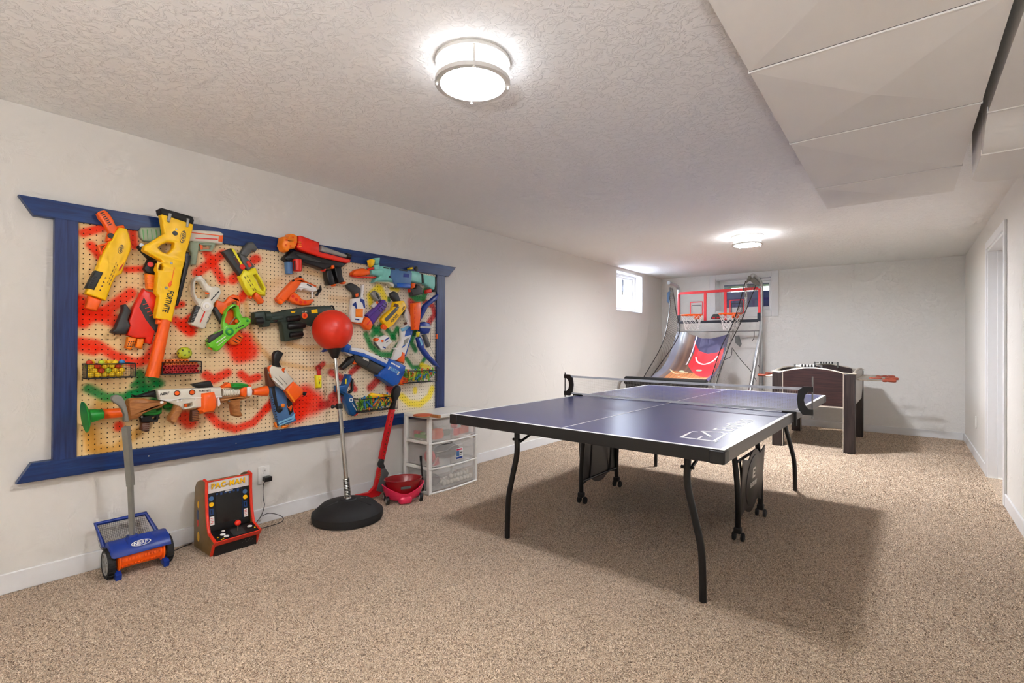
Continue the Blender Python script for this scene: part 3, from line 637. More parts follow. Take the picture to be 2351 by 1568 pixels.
# -- red blaster with black grip
crop(B_); g = toy('red toy blaster with black foregrip below the tall yellow rifle', (900, 400))
gp(g, 'body', [(890, 60), (940, 100), (1040, 110), (1060, 300), (1050, 520), (1010, 650), (985, 735), (920, 720), (915, 660), (800, 660), (700, 625), (730, 510), (710, 460), (740, 390), (770, 280), (830, 180)], 'red', .072, None, .006)
gp(g, 'printed_panel', [(890, 172), (960, 290), (1060, 500), (1040, 600), (990, 540), (910, 430), (835, 290)], 'dark_grey', .0728, .07, 0)
for i in range(4): bar(g, 'panel_slash', (880 + i * 26, 260 + i * 44), (940 + i * 26, 240 + i * 44), 10, 'red', .0728)
gp(g, 'foregrip', [(640, 260), (680, 250), (745, 330), (705, 440), (735, 510), (680, 610), (560, 615), (500, 590), (520, 560), (550, 540), (640, 330)], 'dark_grey', .08, None, .008)
gp(g, 'muzzle', [(700, 645), (810, 655), (800, 690), (740, 805), (670, 775), (690, 720)], 'amber', .068, .034, .006)
gp(g, 'muzzle', [(815, 665), (905, 665), (870, 795), (800, 770)], 'amber', .066, .034, .006)
for i in range(9): dot(g, 'port', (715 + (i % 3) * 26 - (i // 3) * 8, 705 + (i // 3) * 26), 7, 'brown', .0684)
crop(A_); gp(g, 'magazine', [(920, 925), (1060, 950), (1050, 1130), (935, 1115)], 'amber', .07)
for i in range(5): bar(g, 'magazine_rib', (930, 960 + i * 28), (1050, 985 + i * 28), 6, 'orange', .07)
gp(g, 'receiver', [(890, 870), (940, 760), (1050, 770), (1065, 945), (930, 930)], 'black', .062); dot(g, 'emblem', (970, 820), 32, 'red', .0625)
gp(g, 'stock', [(810, 610), (850, 570), (890, 580), (900, 640), (1060, 760), (950, 765), (890, 700)], 'black', .055); dot(g, 'bolt', (862, 590), 26, 'steel', .0555)

# -- white phaser, orange phaser, green phaser
crop(C_)
def phaser(label, at_, body, hole, slide, boss, mt, mt2, x1, x0=None):
    g = toy(label, at_); gp(g, 'body', body, mt, x1, x0, .006, [hole] if hole else ())
    gp(g, 'slide', slide, 'dark_grey', x1 + .005, x1 - .03, .003)
    if boss:
        dot(g, 'boss', boss, 70, mt, x1 + .004); dot(g, 'boss_ring', boss, 48, mt2, x1 + .007); dot(g, 'boss_centre', boss, 24, mt, x1 + .010)
    return g
g = phaser('white toy phaser pistol with loop grip and round boss', (250, 900), [(140, 630), (180, 590), (230, 590), (270, 640), (310, 700), (350, 720), (400, 715), (450, 740), (465, 790), (440, 850), (380, 920), (360, 980), (340, 1060), (310, 1130), (270, 1220), (240, 1230), (110, 1180), (85, 1150), (110, 1080), (160, 990), (195, 940), (150, 880), (120, 800), (120, 690)],
       [(142, 668), (160, 648), (210, 658), (240, 700), (270, 760), (330, 800), (320, 855), (250, 875), (180, 858), (148, 790)], [(160, 950), (215, 962), (130, 1150), (85, 1150)], (290, 955), 'cream', 'white', .07)
gp(g, 'trigger', [(275, 785), (318, 795), (322, 815), (280, 810)], 'orange', .06, .045); bar(g, 'stripe', (272, 1000), (208, 1150), 14, 'red', .07); gp(g, 'tip', [(118, 1195), (190, 1215), (185, 1226), (120, 1205)], 'red', .06)
for i in range(8): bar(g, 'tooth', (318 - i * 5, 1050 + i * 14), (340 - i * 5, 1060 + i * 14), 5, 'black', .068); bar(g, 'coil', (150 - i * 7, 1000 + i * 18), (185 - i * 7, 1010 + i * 18), 5, 'steel', .0755)
for i in range(4): gp(g, 'sight_mark', [(330 + i * 25, 880 - i * 28), (352 + i * 25, 858 - i * 28), (362 + i * 25, 868 - i * 28), (340 + i * 25, 890 - i * 28)], 'dark_grey', .0708, .068, 0)
g = phaser('orange toy phaser pistol behind the lime green one', (520, 1000), [(400, 880), (500, 910), (560, 840), (610, 815), (680, 830), (695, 900), (690, 980), (650, 1100), (690, 1270), (735, 1320), (690, 1410), (600, 1425), (560, 1400), (500, 1250), (490, 1060), (440, 1050), (390, 1000)],
       [(560, 960), (610, 905), (650, 890), (660, 930), (600, 960)], [(370, 990), (400, 960), (500, 1110), (480, 1170), (440, 1120)], None, 'orange', 'red', .05)
for i in range(3): bar(g, 'groove', (600 + i * 30, 1370 - i * 30), (660 + i * 25, 1400 - i * 30), 9, 'black', .05)
g = phaser('lime green toy phaser pistol with loop grip and round boss', (560, 1250), [(560, 960), (600, 930), (640, 930), (680, 960), (690, 1030), (720, 1080), (790, 1090), (825, 1120), (815, 1160), (760, 1210), (690, 1240), (640, 1290), (590, 1330), (520, 1400), (450, 1480), (400, 1500), (370, 1470), (310, 1440), (295, 1370), (340, 1310), (490, 1230), (480, 1170), (490, 1100), (520, 1010)],
       [(545, 1005), (615, 975), (635, 1015), (640, 1080), (685, 1140), (650, 1178), (560, 1178), (512, 1148), (512, 1085)], [(490, 1240), (340, 1310), (295, 1380), (320, 1400), (480, 1290)], (560, 1262), 'lime', 'green', .09, .056)
bar(g, 'trigger_bar', (560, 1170), (640, 1080), 10, 'steel', .07); dot(g, 'trigger', (645, 1135), 22, 'orange', .075); bar(g, 'stripe', (535, 1300), (400, 1400), 9, 'white', .09)
bar(g, 'stripe', (520, 1350), (420, 1430), 7, 'cream', .09); dot(g, 'dial', (775, 1130), 16, 'green', .0905); gp(g, 'tip', [(318, 1448), (362, 1470), (355, 1484), (320, 1462)], 'orange', .08, .06)
for i in range(4): gp(g, 'sight_mark', [(630 + i * 26, 1225 - i * 12), (648 + i * 26, 1212 - i * 12), (656 + i * 26, 1222 - i * 12), (638 + i * 26, 1235 - i * 12)], 'army', .0908, .088, 0)

# -- grey and yellow pump blaster
g = toy('grey and bright yellow pump toy blaster with open yellow foregrip', (750, 550))
gp(g, 'body', [(480, 300), (580, 260), (720, 450), (745, 520), (690, 592), (640, 520)], 'dark_grey', .07, None, .006); gp(g, 'stripe', [(580, 260), (612, 266), (735, 478), (700, 470)], 'lemon', .073, .06, .001)
gp(g, 'grip', [(690, 330), (740, 250), (790, 190), (850, 185), (905, 260), (880, 300), (840, 290), (770, 372), (700, 340)], 'grey', .064, None, .008)
gp(g, 'frame', [(670, 310), (770, 370), (870, 480), (780, 532), (720, 450)], 'grey', .06); gp(g, 'trigger', [(760, 422), (800, 405), (836, 470), (800, 495)], 'red', .066, .05); dot(g, 'knob', (715, 485), 32, 'red', .073, dome=.004)
gp(g, 'foregrip', [(690, 600), (740, 510), (790, 535), (850, 495), (880, 500), (920, 600), (1000, 750), (995, 830), (930, 820), (880, 780), (830, 830), (800, 810), (750, 730)], 'lemon', .082, None, .006, [[(850, 582), (880, 572), (920, 622), (980, 740), (968, 778), (930, 740)]])
gp(g, 'muzzle', [(870, 790), (900, 785), (980, 890), (970, 920), (930, 930), (860, 840)], 'orange', .07, .036, .006); gp(g, 'muzzle', [(800, 822), (840, 842), (832, 872), (805, 860)], 'orange', .06, .036)
for i in range(4): bar(g, 'slit', (740 + i * 32, 600 + i * 48), (755 + i * 32, 625 + i * 48), 6, 'brown', .082); bar(g, 'slit', (770 + i * 30, 590 + i * 48), (785 + i * 30, 615 + i * 48), 6, 'brown', .082)
gp(g, 'side_plate', [(610, 385), (635, 372), (690, 450), (665, 462)], 'brown', .0712, .068, 0); dot(g, 'screw', (617, 360), 9, 'screw', .0705)

# -- big red ball blaster
crop(D_); g = toy('big red and black toy ball blaster with orange muzzle hung across the top frame', (900, 350))
gp(g, 'shell', [(650, 110), (690, 105), (910, 190), (915, 270), (910, 300), (1290, 395), (1280, 430), (1240, 440), (930, 370), (830, 330), (680, 280), (640, 250), (655, 190)], 'red', .105, .05, .008)
gp(g, 'muzzle', [(480, 120), (520, 115), (530, 150), (560, 85), (600, 85), (650, 110), (650, 190), (620, 260), (560, 270), (540, 300), (490, 290), (460, 220), (475, 150)], 'amber', .12, .05, .01)
for q in ((510, 160), (505, 225), (590, 130), (610, 190), (560, 235)): dot(g, 'muzzle_port', q, 14, 'orange', .1205)
for i in range(3): gp(g, 'chute_rib', [(655 + i * 3, 178 + i * 26), (690 + i * 3, 185 + i * 26), (690 + i * 3, 198 + i * 26), (655 + i * 3, 192 + i * 26)], 'amber', .1105, .1, .002)
gp(g, 'receiver', [(600, 285), (930, 370), (1240, 445), (1180, 490), (1060, 480), (960, 520), (860, 480), (700, 430), (590, 400), (540, 420), (490, 380), (540, 330)], 'black', .095, None, .006)
gp(g, 'grip', [(990, 530), (1050, 510), (1080, 600), (1100, 690), (1030, 705), (1010, 640)], 'black', .085, None, .006); gp(g, 'grip', [(1090, 490), (1170, 475), (1190, 600), (1215, 660), (1140, 680), (1110, 590)], 'black', .085, None, .006)
gp(g, 'grip_cap', [(1078, 690), (1112, 690), (1105, 716), (1082, 712)], 'orange', .08, .04); gp(g, 'grip_cap', [(1185, 660), (1235, 662), (1215, 690), (1185, 685)], 'orange', .08, .04)
gp(g, 'trigger', [(1050, 465), (1085, 462), (1090, 500), (1060, 508)], 'orange', .098, .08, .002); gp(g, 'trigger', [(950, 500), (985, 500), (980, 540), (955, 530)], 'red', .09, .05, .002)
P0, P1 = (915, 262), (1262, 368); rod(g, 'clear_hopper', P0, P1, 36, 18, 'clear', .085); rod(g, 'hopper_cap', (1225, 350), (1275, 362), 34, 30, 'black', .085)
rod(g, 'drum', (532, 425), (540, 572), 48, 42, 'steel_blue', .075, [(0, .8), (.05, 1), (.95, 1), (1, .85)]); rod(g, 'drum', (638, 392), (642, 540), 54, 50, 'red', .085, [(0, .8), (.05, 1), (.93, 1), (1, .8)])
for x in (610, 660): bar(g, 'drum_band', (x, 410), (x + 3, 525), 14, 'dark_grey', .106)
for i in range(6): bar(g, 'top_rib', (735 + i * 30, 135 + i * 11), (750 + i * 30, 140 + i * 11), 10, 'deep_red', .106)
gp(g, 'side_panel', [(620, 330), (740, 352), (930, 420), (905, 432), (700, 385)], 'dark_grey', .097, .09, .001)

# -- orange and white pistol
g = toy('orange and white toy pistol with curved magazine below the red ball blaster', (620, 760))
gp(g, 'body', [(395, 870), (440, 810), (560, 680), (600, 640), (680, 600), (710, 620), (740, 650), (880, 710), (870, 725), (700, 660), (680, 690), (620, 780), (560, 830), (520, 880), (470, 920), (410, 900)], 'orange', .068, None, .006)
gp(g, 'magazine', [(560, 820), (610, 785), (660, 820), (700, 870), (760, 885), (840, 870), (850, 890), (790, 945), (720, 950), (630, 930), (545, 885)], 'orange', .072, None, .007)
for q in ((588, 838), (632, 878), (682, 908), (735, 912)): dot(g, 'magazine_dimple', q, 19, 'red', .0725)
gp(g, 'grip', [(690, 668), (760, 672), (870, 730), (885, 770), (835, 785), (750, 762), (720, 750), (690, 772), (650, 745), (615, 785), (650, 725)], 'white', .066, None, .005); gp(g, 'grip_slot', [(760, 685), (815, 712), (808, 725), (752, 700)], 'dark_grey', .0668, .064, 0)
gp(g, 'stock_hook', [(930, 705), (942, 760), (892, 835), (872, 822), (902, 785), (870, 765), (915, 750)], 'black', .055, .034); bar(g, 'guard', (820, 780), (825, 862), 14, 'white', .05, .006)
rod(g, 'muzzle_ring', (400, 872), (455, 905), 40, 40, 'orange', .05); dot(g, 'sight', (598, 655), 18, 'black', .066); dot(g, 'lever', (680, 605), 14, 'black', .068)

# -- dark green minigun
g = toy('dark green toy rotary blaster with black dart drum behind the punching ball', (640, 1110))
gp(g, 'body', [(130, 1030), (250, 1010), (310, 1015), (320, 1040), (490, 1010), (500, 1000), (800, 960), (1040, 950), (1080, 990), (1080, 1050), (900, 1100), (860, 1200), (760, 1180), (720, 1200), (715, 1340), (520, 1380), (490, 1380), (460, 1180), (440, 1150), (330, 1160), (310, 1200), (230, 1210), (220, 1170), (140, 1170), (130, 1120)], 'army', .085, None, .008)
for p_, q_, w_ in (((510, 1115), (670, 1095), 36), ((520, 1200), (730, 1185), 40), ((545, 1305), (705, 1290), 34)): rod(g, 'dart_drum', p_, q_, w_, w_, 'black', .088, [(0, .7), (.08, 1), (.9, 1), (1, .8)], 16)
rod(g, 'muzzle', (132, 1135), (220, 1130), 44, 44, 'black', .085, [(0, .8), (.1, 1), (1, 1)]); dot(g, 'bore', (378, 1122), 30, 'black', .0855); gp(g, 'barrel', [(310, 1085), (480, 1060), (480, 1110), (320, 1135)], 'army', .095, .08, .004)
rod(g, 'collar', (240, 1080), (310, 1075), 62, 62, 'army', .07); dot(g, 'emblem', (730, 1070), 38, 'orange', .0855); dot(g, 'emblem_centre', (730, 1070), 20, 'red', .087)
gp(g, 'sticker', [(808, 1000), (880, 990), (885, 1035), (812, 1042)], 'yellow', .0858, .083, 0); gp(g, 'sticker', [(560, 1020), (620, 1012), (612, 1034), (575, 1040)], 'yellow', .0858, .083, 0)
for i in range(4): bar(g, 'vent', (700 + i * 18, 1012), (702 + i * 18, 1030), 5, 'cream', .085)
MB().tube(curve([wp(q, .06) for q in ((1030, 958), (1062, 955), (1078, 985), (1090, 1020))]), .006, 8).build('carry_handle', 'black', g)
MB().tube(curve([wp(q, .05) for q in ((810, 1190), (840, 1205), (830, 1250), (850, 1280), (822, 1285), (815, 1240), (812, 1195))]), .003, 6).build('sling_ring', 'steel', g)
# -- white and blue pistol with black grip
crop(E_); g = toy('white toy pistol with blue chevrons, orange band and black grip', (320, 740))
gp(g, 'grip', [(190, 440), (250, 410), (310, 440), (360, 480), (355, 560), (330, 632), (290, 592), (270, 530), (210, 480)], 'dark_grey', .062, None, .008); gp(g, 'trigger', [(295, 545), (330, 540), (330, 580), (300, 585)], 'orange', .066, .05, .002)
gp(g, 'body', [(260, 610), (340, 590), (400, 590), (415, 650), (405, 800), (380, 890), (330, 900), (245, 880), (240, 820), (255, 700)], 'white', .07, None, .006)
gp(g, 'chevron', [(262, 668), (300, 640), (315, 720), (300, 728), (285, 695), (262, 690)], 'navy', .0712, .068, 0); gp(g, 'chevron', [(350, 602), (400, 618), (412, 715), (395, 720), (380, 660), (348, 635)], 'navy', .0712, .068, 0)
gp(g, 'band', [(300, 725), (390, 725), (385, 832), (300, 822)], 'amber', .076, .06, .004); gp(g, 'muzzle_rim', [(240, 878), (300, 890), (382, 886), (372, 912), (300, 906)], 'orange', .066, .034); gp(g, 'slide', [(368, 450), (402, 430), (385, 600), (360, 600)], 'white', .055, .034, .002)
bar(g, 'mark', (292, 850), (340, 858), 16, 'navy', .07)

# -- purple blaster
g = toy('purple toy blaster with orange muzzle and grey handle', (560, 780))
gp(g, 'grip', [(490, 540), (530, 505), (570, 530), (605, 612), (560, 640), (510, 590)], 'screw', .06, None, .006); gp(g, 'grip_insert', [(535, 545), (555, 532), (595, 598), (572, 610)], 'dark_grey', .0635, .05, .002); gp(g, 'trigger_frame', [(490, 690), (540, 640), (600, 640), (520, 722)], 'cream', .055)
gp(g, 'body', [(440, 800), (540, 710), (620, 620), (650, 615), (680, 660), (670, 710), (600, 790), (510, 920), (480, 870)], 'purple', .075, None, .008); gp(g, 'muzzle', [(385, 900), (430, 820), (490, 850), (510, 920), (480, 985), (430, 975), (385, 920)], 'orange', .07, None, .008)
for i in range(4): bar(g, 'groove', (560 + i * 26, 720 - i * 22), (600 + i * 24, 760 - i * 26), 6, 'dark_grey', .075)
bar(g, 'body_rail', (470, 830), (610, 690), 9, 'purple', .075, .004); gp(g, 'muzzle_slot', [(425, 915), (470, 860), (478, 870), (440, 925)], 'red', .0706, .068, 0); dot(g, 'trigger', (555, 650), 16, 'orange', .056)

# -- small yellow pistol
XO = .056
g = toy('small yellow toy pistol with dark grey handle and orange muzzle', (760, 780))
gp(g, 'body', [(610, 850), (650, 800), (740, 730), (770, 640), (830, 630), (880, 630), (912, 700), (890, 740), (750, 920), (690, 960), (640, 900), (620, 880)], 'yellow', .07, None, .006); gp(g, 'grip', [(725, 540), (770, 515), (810, 540), (848, 652), (780, 640), (735, 590)], 'dark_grey', .066, None, .008)
gp(g, 'stripe', [(640, 850), (790, 700), (822, 700), (800, 742), (670, 882)], 'grey', .0725, .06, .001); gp(g, 'muzzle', [(620, 930), (650, 900), (697, 950), (662, 977), (625, 965)], 'orange', .064, .034); gp(g, 'trigger_hole', [(745, 700), (770, 660), (815, 680), (800, 705)], 'brown', .0708, .068, 0); dot(g, 'screw', (793, 722), 12, 'screw', .073)
tx(g, 'FORTNITE', (735, 895), (812, 808), (712, 872), 'black', .07, bold=.02)
tx(g, 'NERF', (862, 752), (890, 700), (845, 738), 'black', .07, bold=.02)
gp(g, 'loop', [(835, 800), (880, 740), (905, 745), (870, 805)], 'black', .05)

# -- teal minigun
XO = .018
g = toy('pale teal and blue toy blaster with orange muzzle along the top frame', (800, 330))
gp(g, 'body', [(575, 240), (600, 210), (1050, 280), (1090, 310), (1095, 420), (980, 402), (800, 412), (700, 402), (560, 400), (520, 410), (540, 370), (600, 340)], 'teal', .085, None, .008)
gp(g, 'cover', [(735, 232), (965, 270), (975, 300), (960, 472), (800, 462), (770, 430), (715, 330)], 'steel_blue', .093, .04, .005); gp(g, 'cover_window', [(872, 300), (940, 308), (935, 350), (868, 345)], 'navy', .0942, .09, 0)
gp(g, 'cover_base', [(790, 415), (960, 425), (958, 478), (800, 466)], 'blue', .097, .04, .004)
gp(g, 'stock', [(1110, 310), (1255, 340), (1255, 440), (1245, 500), (1190, 470), (1120, 420)], 'teal', .075, None, .008); gp(g, 'butt', [(1258, 340), (1277, 340), (1272, 520), (1230, 522), (1245, 490)], 'black', .07)
gp(g, 'joint', [(1095, 300), (1115, 310), (1122, 420), (1098, 418)], 'dark_grey', .07)
gp(g, 'muzzle', [(265, 290), (310, 252), (390, 238), (472, 260), (477, 312), (400, 330), (290, 337), (262, 312)], 'orange', .085, .04, .01); gp(g, 'muzzle_lip', [(260, 318), (300, 336), (540, 340), (545, 355), (330, 350), (270, 335)], 'red', .08, .04, .003)
rod(g, 'neck', (470, 288), (600, 292), 30, 48, 'teal', .068); gp(g, 'figurine', [(465, 140), (500, 125), (537, 140), (525, 200), (495, 228), (478, 200)], 'yellow', .088, .05, .008); gp(g, 'canister', [(535, 115), (595, 110), (585, 190), (545, 188)], 'teal', .09, .05, .008); gp(g, 'neck_post', [(520, 200), (585, 190), (600, 260), (525, 260)], 'teal', .08, .05)
gp(g, 'clip', [(468, 238), (520, 225), (525, 255), (475, 258)], 'red', .09, .05); gp(g, 'skirt', [(515, 402), (780, 402), (760, 462), (735, 465), (700, 420)], 'cream', .075, .034)
gp(g, 'grip', [(962, 490), (1020, 480), (1040, 430), (1090, 470), (1112, 545), (1060, 560), (990, 572)], 'dark_grey', .075, None, .006); gp(g, 'trigger', [(972, 418), (1018, 418), (1012, 470), (985, 480)], 'orange', .08, .05); gp(g, 'foot', [(1150, 500), (1210, 482), (1215, 530), (1150, 542)], 'red', .065); gp(g, 'foot', [(950, 488), (975, 480), (972, 520), (955, 525)], 'red', .065)
for x, y, w_ in ((632, 232, 60), (712, 242, 58), (818, 258, 100)): bar(g, 'vent', (x, y), (x + w_, y + w_ * .13), 15, 'black', .085 if x < 700 else .093)
bar(g, 'vent', (695, 340), (768, 352), 22, 'black', .085); dot(g, 'sight', (1025, 245), 28, 'black', .07); gp(g, 'tab', [(945, 240), (985, 222), (990, 250), (955, 254)], 'yellow', .07)

# -- white curved launcher
g = toy('long curved white and blue toy launcher with orange tip beside the toy bow', (880, 1050))
gp(g, 'body', [(890, 725), (920, 720), (945, 770), (972, 870), (985, 960), (960, 1100), (890, 1290), (830, 1342), (740, 1342), (760, 1280), (780, 1220), (760, 1200), (800, 1190), (850, 1100), (845, 970), (930, 880), (890, 800)], 'white', .062, None, .006)
gp(g, 'blue_panel', [(905, 960), (975, 935), (982, 965), (958, 1040), (885, 1060)], 'blue', .0635, .06, 0); gp(g, 'tank', [(850, 965), (935, 925), (955, 940), (905, 985), (855, 1000)], 'sky_blue', .068, .05, .004); gp(g, 'clear_panel', [(880, 1100), (945, 1065), (920, 1130), (868, 1170)], 'screw', .0635, .06, 0)
gp(g, 'blue_panel', [(855, 1180), (905, 1145), (890, 1170), (848, 1200)], 'blue', .0635, .06, 0); gp(g, 'edge_stripe', [(980, 980), (988, 985), (900, 1290), (888, 1295)], 'blue', .0625, .04, 0); gp(g, 'trigger_hole', [(875, 895), (905, 882), (915, 905), (885, 925)], 'brown', .0628, .06, 0)
gp(g, 'tip', [(790, 1340), (845, 1290), (858, 1240), (890, 1262), (885, 1382), (820, 1362)], 'orange', .066, .034, .005)

# -- toy bow
XO = .052
g = toy('blue toy bow with orange dart rail and grey handle at the board edge', (1100, 950))
gp(g, 'rail', [(990, 660), (1080, 640), (1087, 740), (1062, 982), (998, 980)], 'orange', .075, None, .006)
for i in range(5): bar(g, 'rail_slot', (1010, 700 + i * 55), (1006, 735 + i * 55), 8, 'red', .075)
gp(g, 'limb', [(1060, 850), (1090, 760), (1120, 680), (1180, 630), (1290, 545), (1300, 555), (1275, 620), (1170, 700), (1120, 800), (1080, 870)], 'navy', .062, .036, .006); gp(g, 'limb', [(1035, 1070), (1080, 1060), (1112, 1100), (1122, 1190), (1200, 1290), (1290, 1390), (1308, 1435), (1240, 1400), (1120, 1280), (1060, 1180)], 'navy', .062, .036, .006)
gp(g, 'limb_edge', [(1120, 720), (1180, 665), (1285, 590), (1280, 605), (1180, 690), (1125, 745)], 'screw', .06, .04, .001); gp(g, 'limb_inlay', [(1055, 1080), (1078, 1078), (1105, 1160), (1085, 1170)], 'sky_blue', .0628, .06, 0)
gp(g, 'riser', [(1070, 900), (1130, 880), (1190, 900), (1208, 950), (1180, 1020), (1120, 1032), (1080, 990)], 'navy', .072, None, .008); bar(g, 'riser_band', (1072, 942), (1205, 952), 26, 'steel', .072); gp(g, 'grip', [(1110, 1040), (1150, 1030), (1202, 1172), (1168, 1192)], 'grey', .064, .036, .006)
gp(g, 'spring', [(1040, 1010), (1075, 1000), (1062, 1062), (1045, 1065)], 'lemon', .06, .04); MB().tube([wp(q, .055) for q in ((1290, 575), (1215, 720), (1200, 950), (1190, 1180), (1290, 1400))], .0012, 5).build('bowstring', 'black', g)
XO = .018; crop((0, 0, 1)); g = thing('clip', 'tiny orange clip on the inner edge of the frame post', 'clip', wp((1004, 772), .03)); gp(g, 'body', [(1002.6, 767), (1005.5, 767), (1005.5, 778), (1002.6, 778)], 'orange', .045, .0305, .001)

# -- blue pump shotgun
XO = .018
crop(F_); g = toy('long white and blue pump toy shotgun with wide blue foregrip', (560, 760))
gp(g, 'barrel', [(330, 575), (450, 588), (560, 640), (760, 712), (735, 775), (480, 665), (330, 622)], 'white', .085, None, .006); gp(g, 'rail', [(300, 605), (470, 640), (740, 765), (722, 802), (470, 682), (305, 640)], 'blue', .09, None, .003)
gp(g, 'rear_block', [(250, 560), (290, 533), (332, 560), (292, 642), (248, 622)], 'blue', .08, None, .006); gp(g, 'rear_tail', [(245, 618), (330, 636), (348, 668), (312, 674)], 'white', .075, None, .004); gp(g, 'butt', [(10, 620), (60, 570), (80, 590), (60, 620), (20, 630)], 'navy', .06)
gp(g, 'receiver', [(370, 640), (470, 680), (705, 800), (690, 870), (640, 892), (510, 815), (380, 745), (358, 690)], 'dark_grey', .08, None, .006); gp(g, 'label_plate', [(465, 672), (532, 700), (520, 735), (458, 705)], 'cream', .0815, .078, 0)
gp(g, 'grip', [(215, 800), (330, 680), (372, 690), (362, 742), (245, 832)], 'black', .075, None, .008); gp(g, 'trigger', [(335, 725), (375, 715), (398, 755), (360, 770)], 'orange', .07, .05, .003); bar(g, 'receiver_seam', (545, 735), (500, 800), 5, 'black', .08)
gp(g, 'foregrip', [(765, 703), (860, 738), (942, 785), (936, 862), (862, 992), (800, 1017), (640, 902), (652, 860), (722, 800)], 'blue', .1, None, .01)
for i in range(4): bar(g, 'barrel_slot', (598 + i * 48, 650 + i * 24), (622 + i * 48, 664 + i * 24), 8, 'black', .085)
for x, y in ((780, 742), (830, 770)): gp(g, 'white_slot', [(x, y), (x + 45, y + 22), (x + 38, y + 36), (x - 7, y + 14)], 'white', .1015, .098, 0)
tx(g, 'FORTNITE', (760, 828), (862, 888), (778, 792), 'sky_blue', .1, bold=.015); bar(g, 'mark', (745, 825), (765, 795), 14, 'cream', .1); bar(g, 'mark', (845, 885), (868, 850), 12, 'cream', .1)
gp(g, 'muzzle', [(895, 890), (980, 930), (972, 970), (905, 1002), (862, 990)], 'orange', .085, .04, .008)
for q in ((930, 935), (905, 965)): dot(g, 'muzzle_port', q, 13, 'red', .0855)

# -- tiny white pistol
crop(E_); g = toy('tiny white toy pistol with blue marks on the green painted face', (630, 1140))
gp(g, 'body', [(525, 1100), (560, 1080), (650, 1040), (690, 1060), (737, 1122), (640, 1222), (610, 1222), (560, 1160)], 'white', .055, None, .005); gp(g, 'tip', [(522, 1095), (545, 1075), (580, 1085), (560, 1120), (535, 1118)], 'orange', .058, .036, .002)
gp(g, 'chevron', [(645, 1098), (695, 1062), (702, 1078), (650, 1114)], 'navy', .0558, .053, 0); gp(g, 'chevron', [(625, 1175), (660, 1195), (655, 1205), (618, 1190)], 'navy', .0558, .053, 0); gp(g, 'panel', [(598, 1105), (625, 1095), (635, 1120), (610, 1130)], 'orange', .0558, .053, 0); gp(g, 'grip', [(525, 1120), (558, 1158), (610, 1215), (580, 1205), (530, 1150)], 'grey', .05)
bar(g, 'slot', (665, 1130), (700, 1110), 5, 'grey', .055)

# -- blue tablet-like blaster and white/orange one in front
crop(H_); g = toy('blue boxy toy blaster with pale stripe hanging behind the white and orange one', (480, 1050))
gp(g, 'body', [(280, 750), (370, 720), (480, 780), (570, 950), (640, 1080), (690, 1270), (640, 1290), (600, 1310), (410, 1352), (330, 1080)], 'steel_blue', .062, None, .006)
gp(g, 'rail', [(300, 752), (350, 742), (405, 1050), (385, 1110), (345, 1000)], 'black', .068, .05, .003); gp(g, 'end_band', [(400, 1290), (620, 1200), (645, 1165), (670, 1150), (660, 1230), (640, 1262), (420, 1352)], 'sky_blue', .065, .05, .002); bar(g, 'end_seam', (410, 1325), (630, 1235), 8, 'navy', .065)
for q in ([(348, 1312), (380, 1290), (402, 1382), (365, 1372)], [(470, 1352), (592, 1338), (560, 1370), (472, 1388)]): gp(g, 'foot', q, 'amber', .055, .034)
dot(g, 'wheel', (420, 1090), 52, 'black', .066, dome=.004); dot(g, 'button', (475, 1030), 32, 'amber', .063, dome=.003)
gp(g, 'mechanism', [(530, 900), (620, 960), (642, 1120), (580, 1185), (540, 1050)], 'black', .064, .04, .003); gp(g, 'lever', [(535, 1000), (560, 1060), (620, 1020), (625, 1045), (600, 1130), (575, 1090), (545, 1050)], 'orange', .067, .05, .002)
for i in range(10): bar(g, 'rack_tooth', (295 + i * 9, 900 + i * 38), (312 + i * 9, 898 + i * 38), 14, 'black', .062)
g = toy('white toy blaster with black handle and orange pump beside the keychain', (450, 560)); XO = .055
gp(g, 'grip', [(330, 230), (360, 180), (420, 165), (500, 210), (470, 270), (430, 350), (462, 432), (400, 432), (330, 400)], 'black', .062, .034, .01)
gp(g, 'body', [(262, 450), (300, 400), (400, 430), (530, 450), (560, 520), (657, 640), (500, 792), (330, 640), (270, 520)], 'cream', .07, .036, .008); gp(g, 'rear_edge', [(248, 440), (300, 398), (305, 410), (262, 470), (300, 600), (285, 580)], 'orange', .066, .04, .002)
gp(g, 'pump', [(515, 792), (645, 648), (808, 780), (792, 862), (650, 982), (600, 920)], 'orange', .075, .036, .01); gp(g, 'pump_edge', [(518, 795), (540, 775), (670, 960), (650, 980)], 'amber', .0765, .07, .001)
gp(g, 'trigger', [(450, 470), (480, 440), (520, 450), (500, 470), (490, 520)], 'orange', .072, .05, .002); gp(g, 'trigger_hole', [(465, 485), (495, 478), (505, 520)], 'black', .0708, .068, 0); dot(g, 'front_knob', (815, 845), 30, 'black', .06)
bar(g, 'seam', (350, 580), (470, 700), 6, 'grey', .07); bar(g, 'seam', (420, 570), (540, 700), 5, 'grey', .07); gp(g, 'side_rail', [(310, 615), (330, 600), (515, 775), (500, 795)], 'white', .074, .06, .002)
XO = .018; g2 = gp(g, 'rear_cover', [(220, 440), (250, 430), (310, 600), (372, 720), (252, 745)], 'brown', .085, .046)

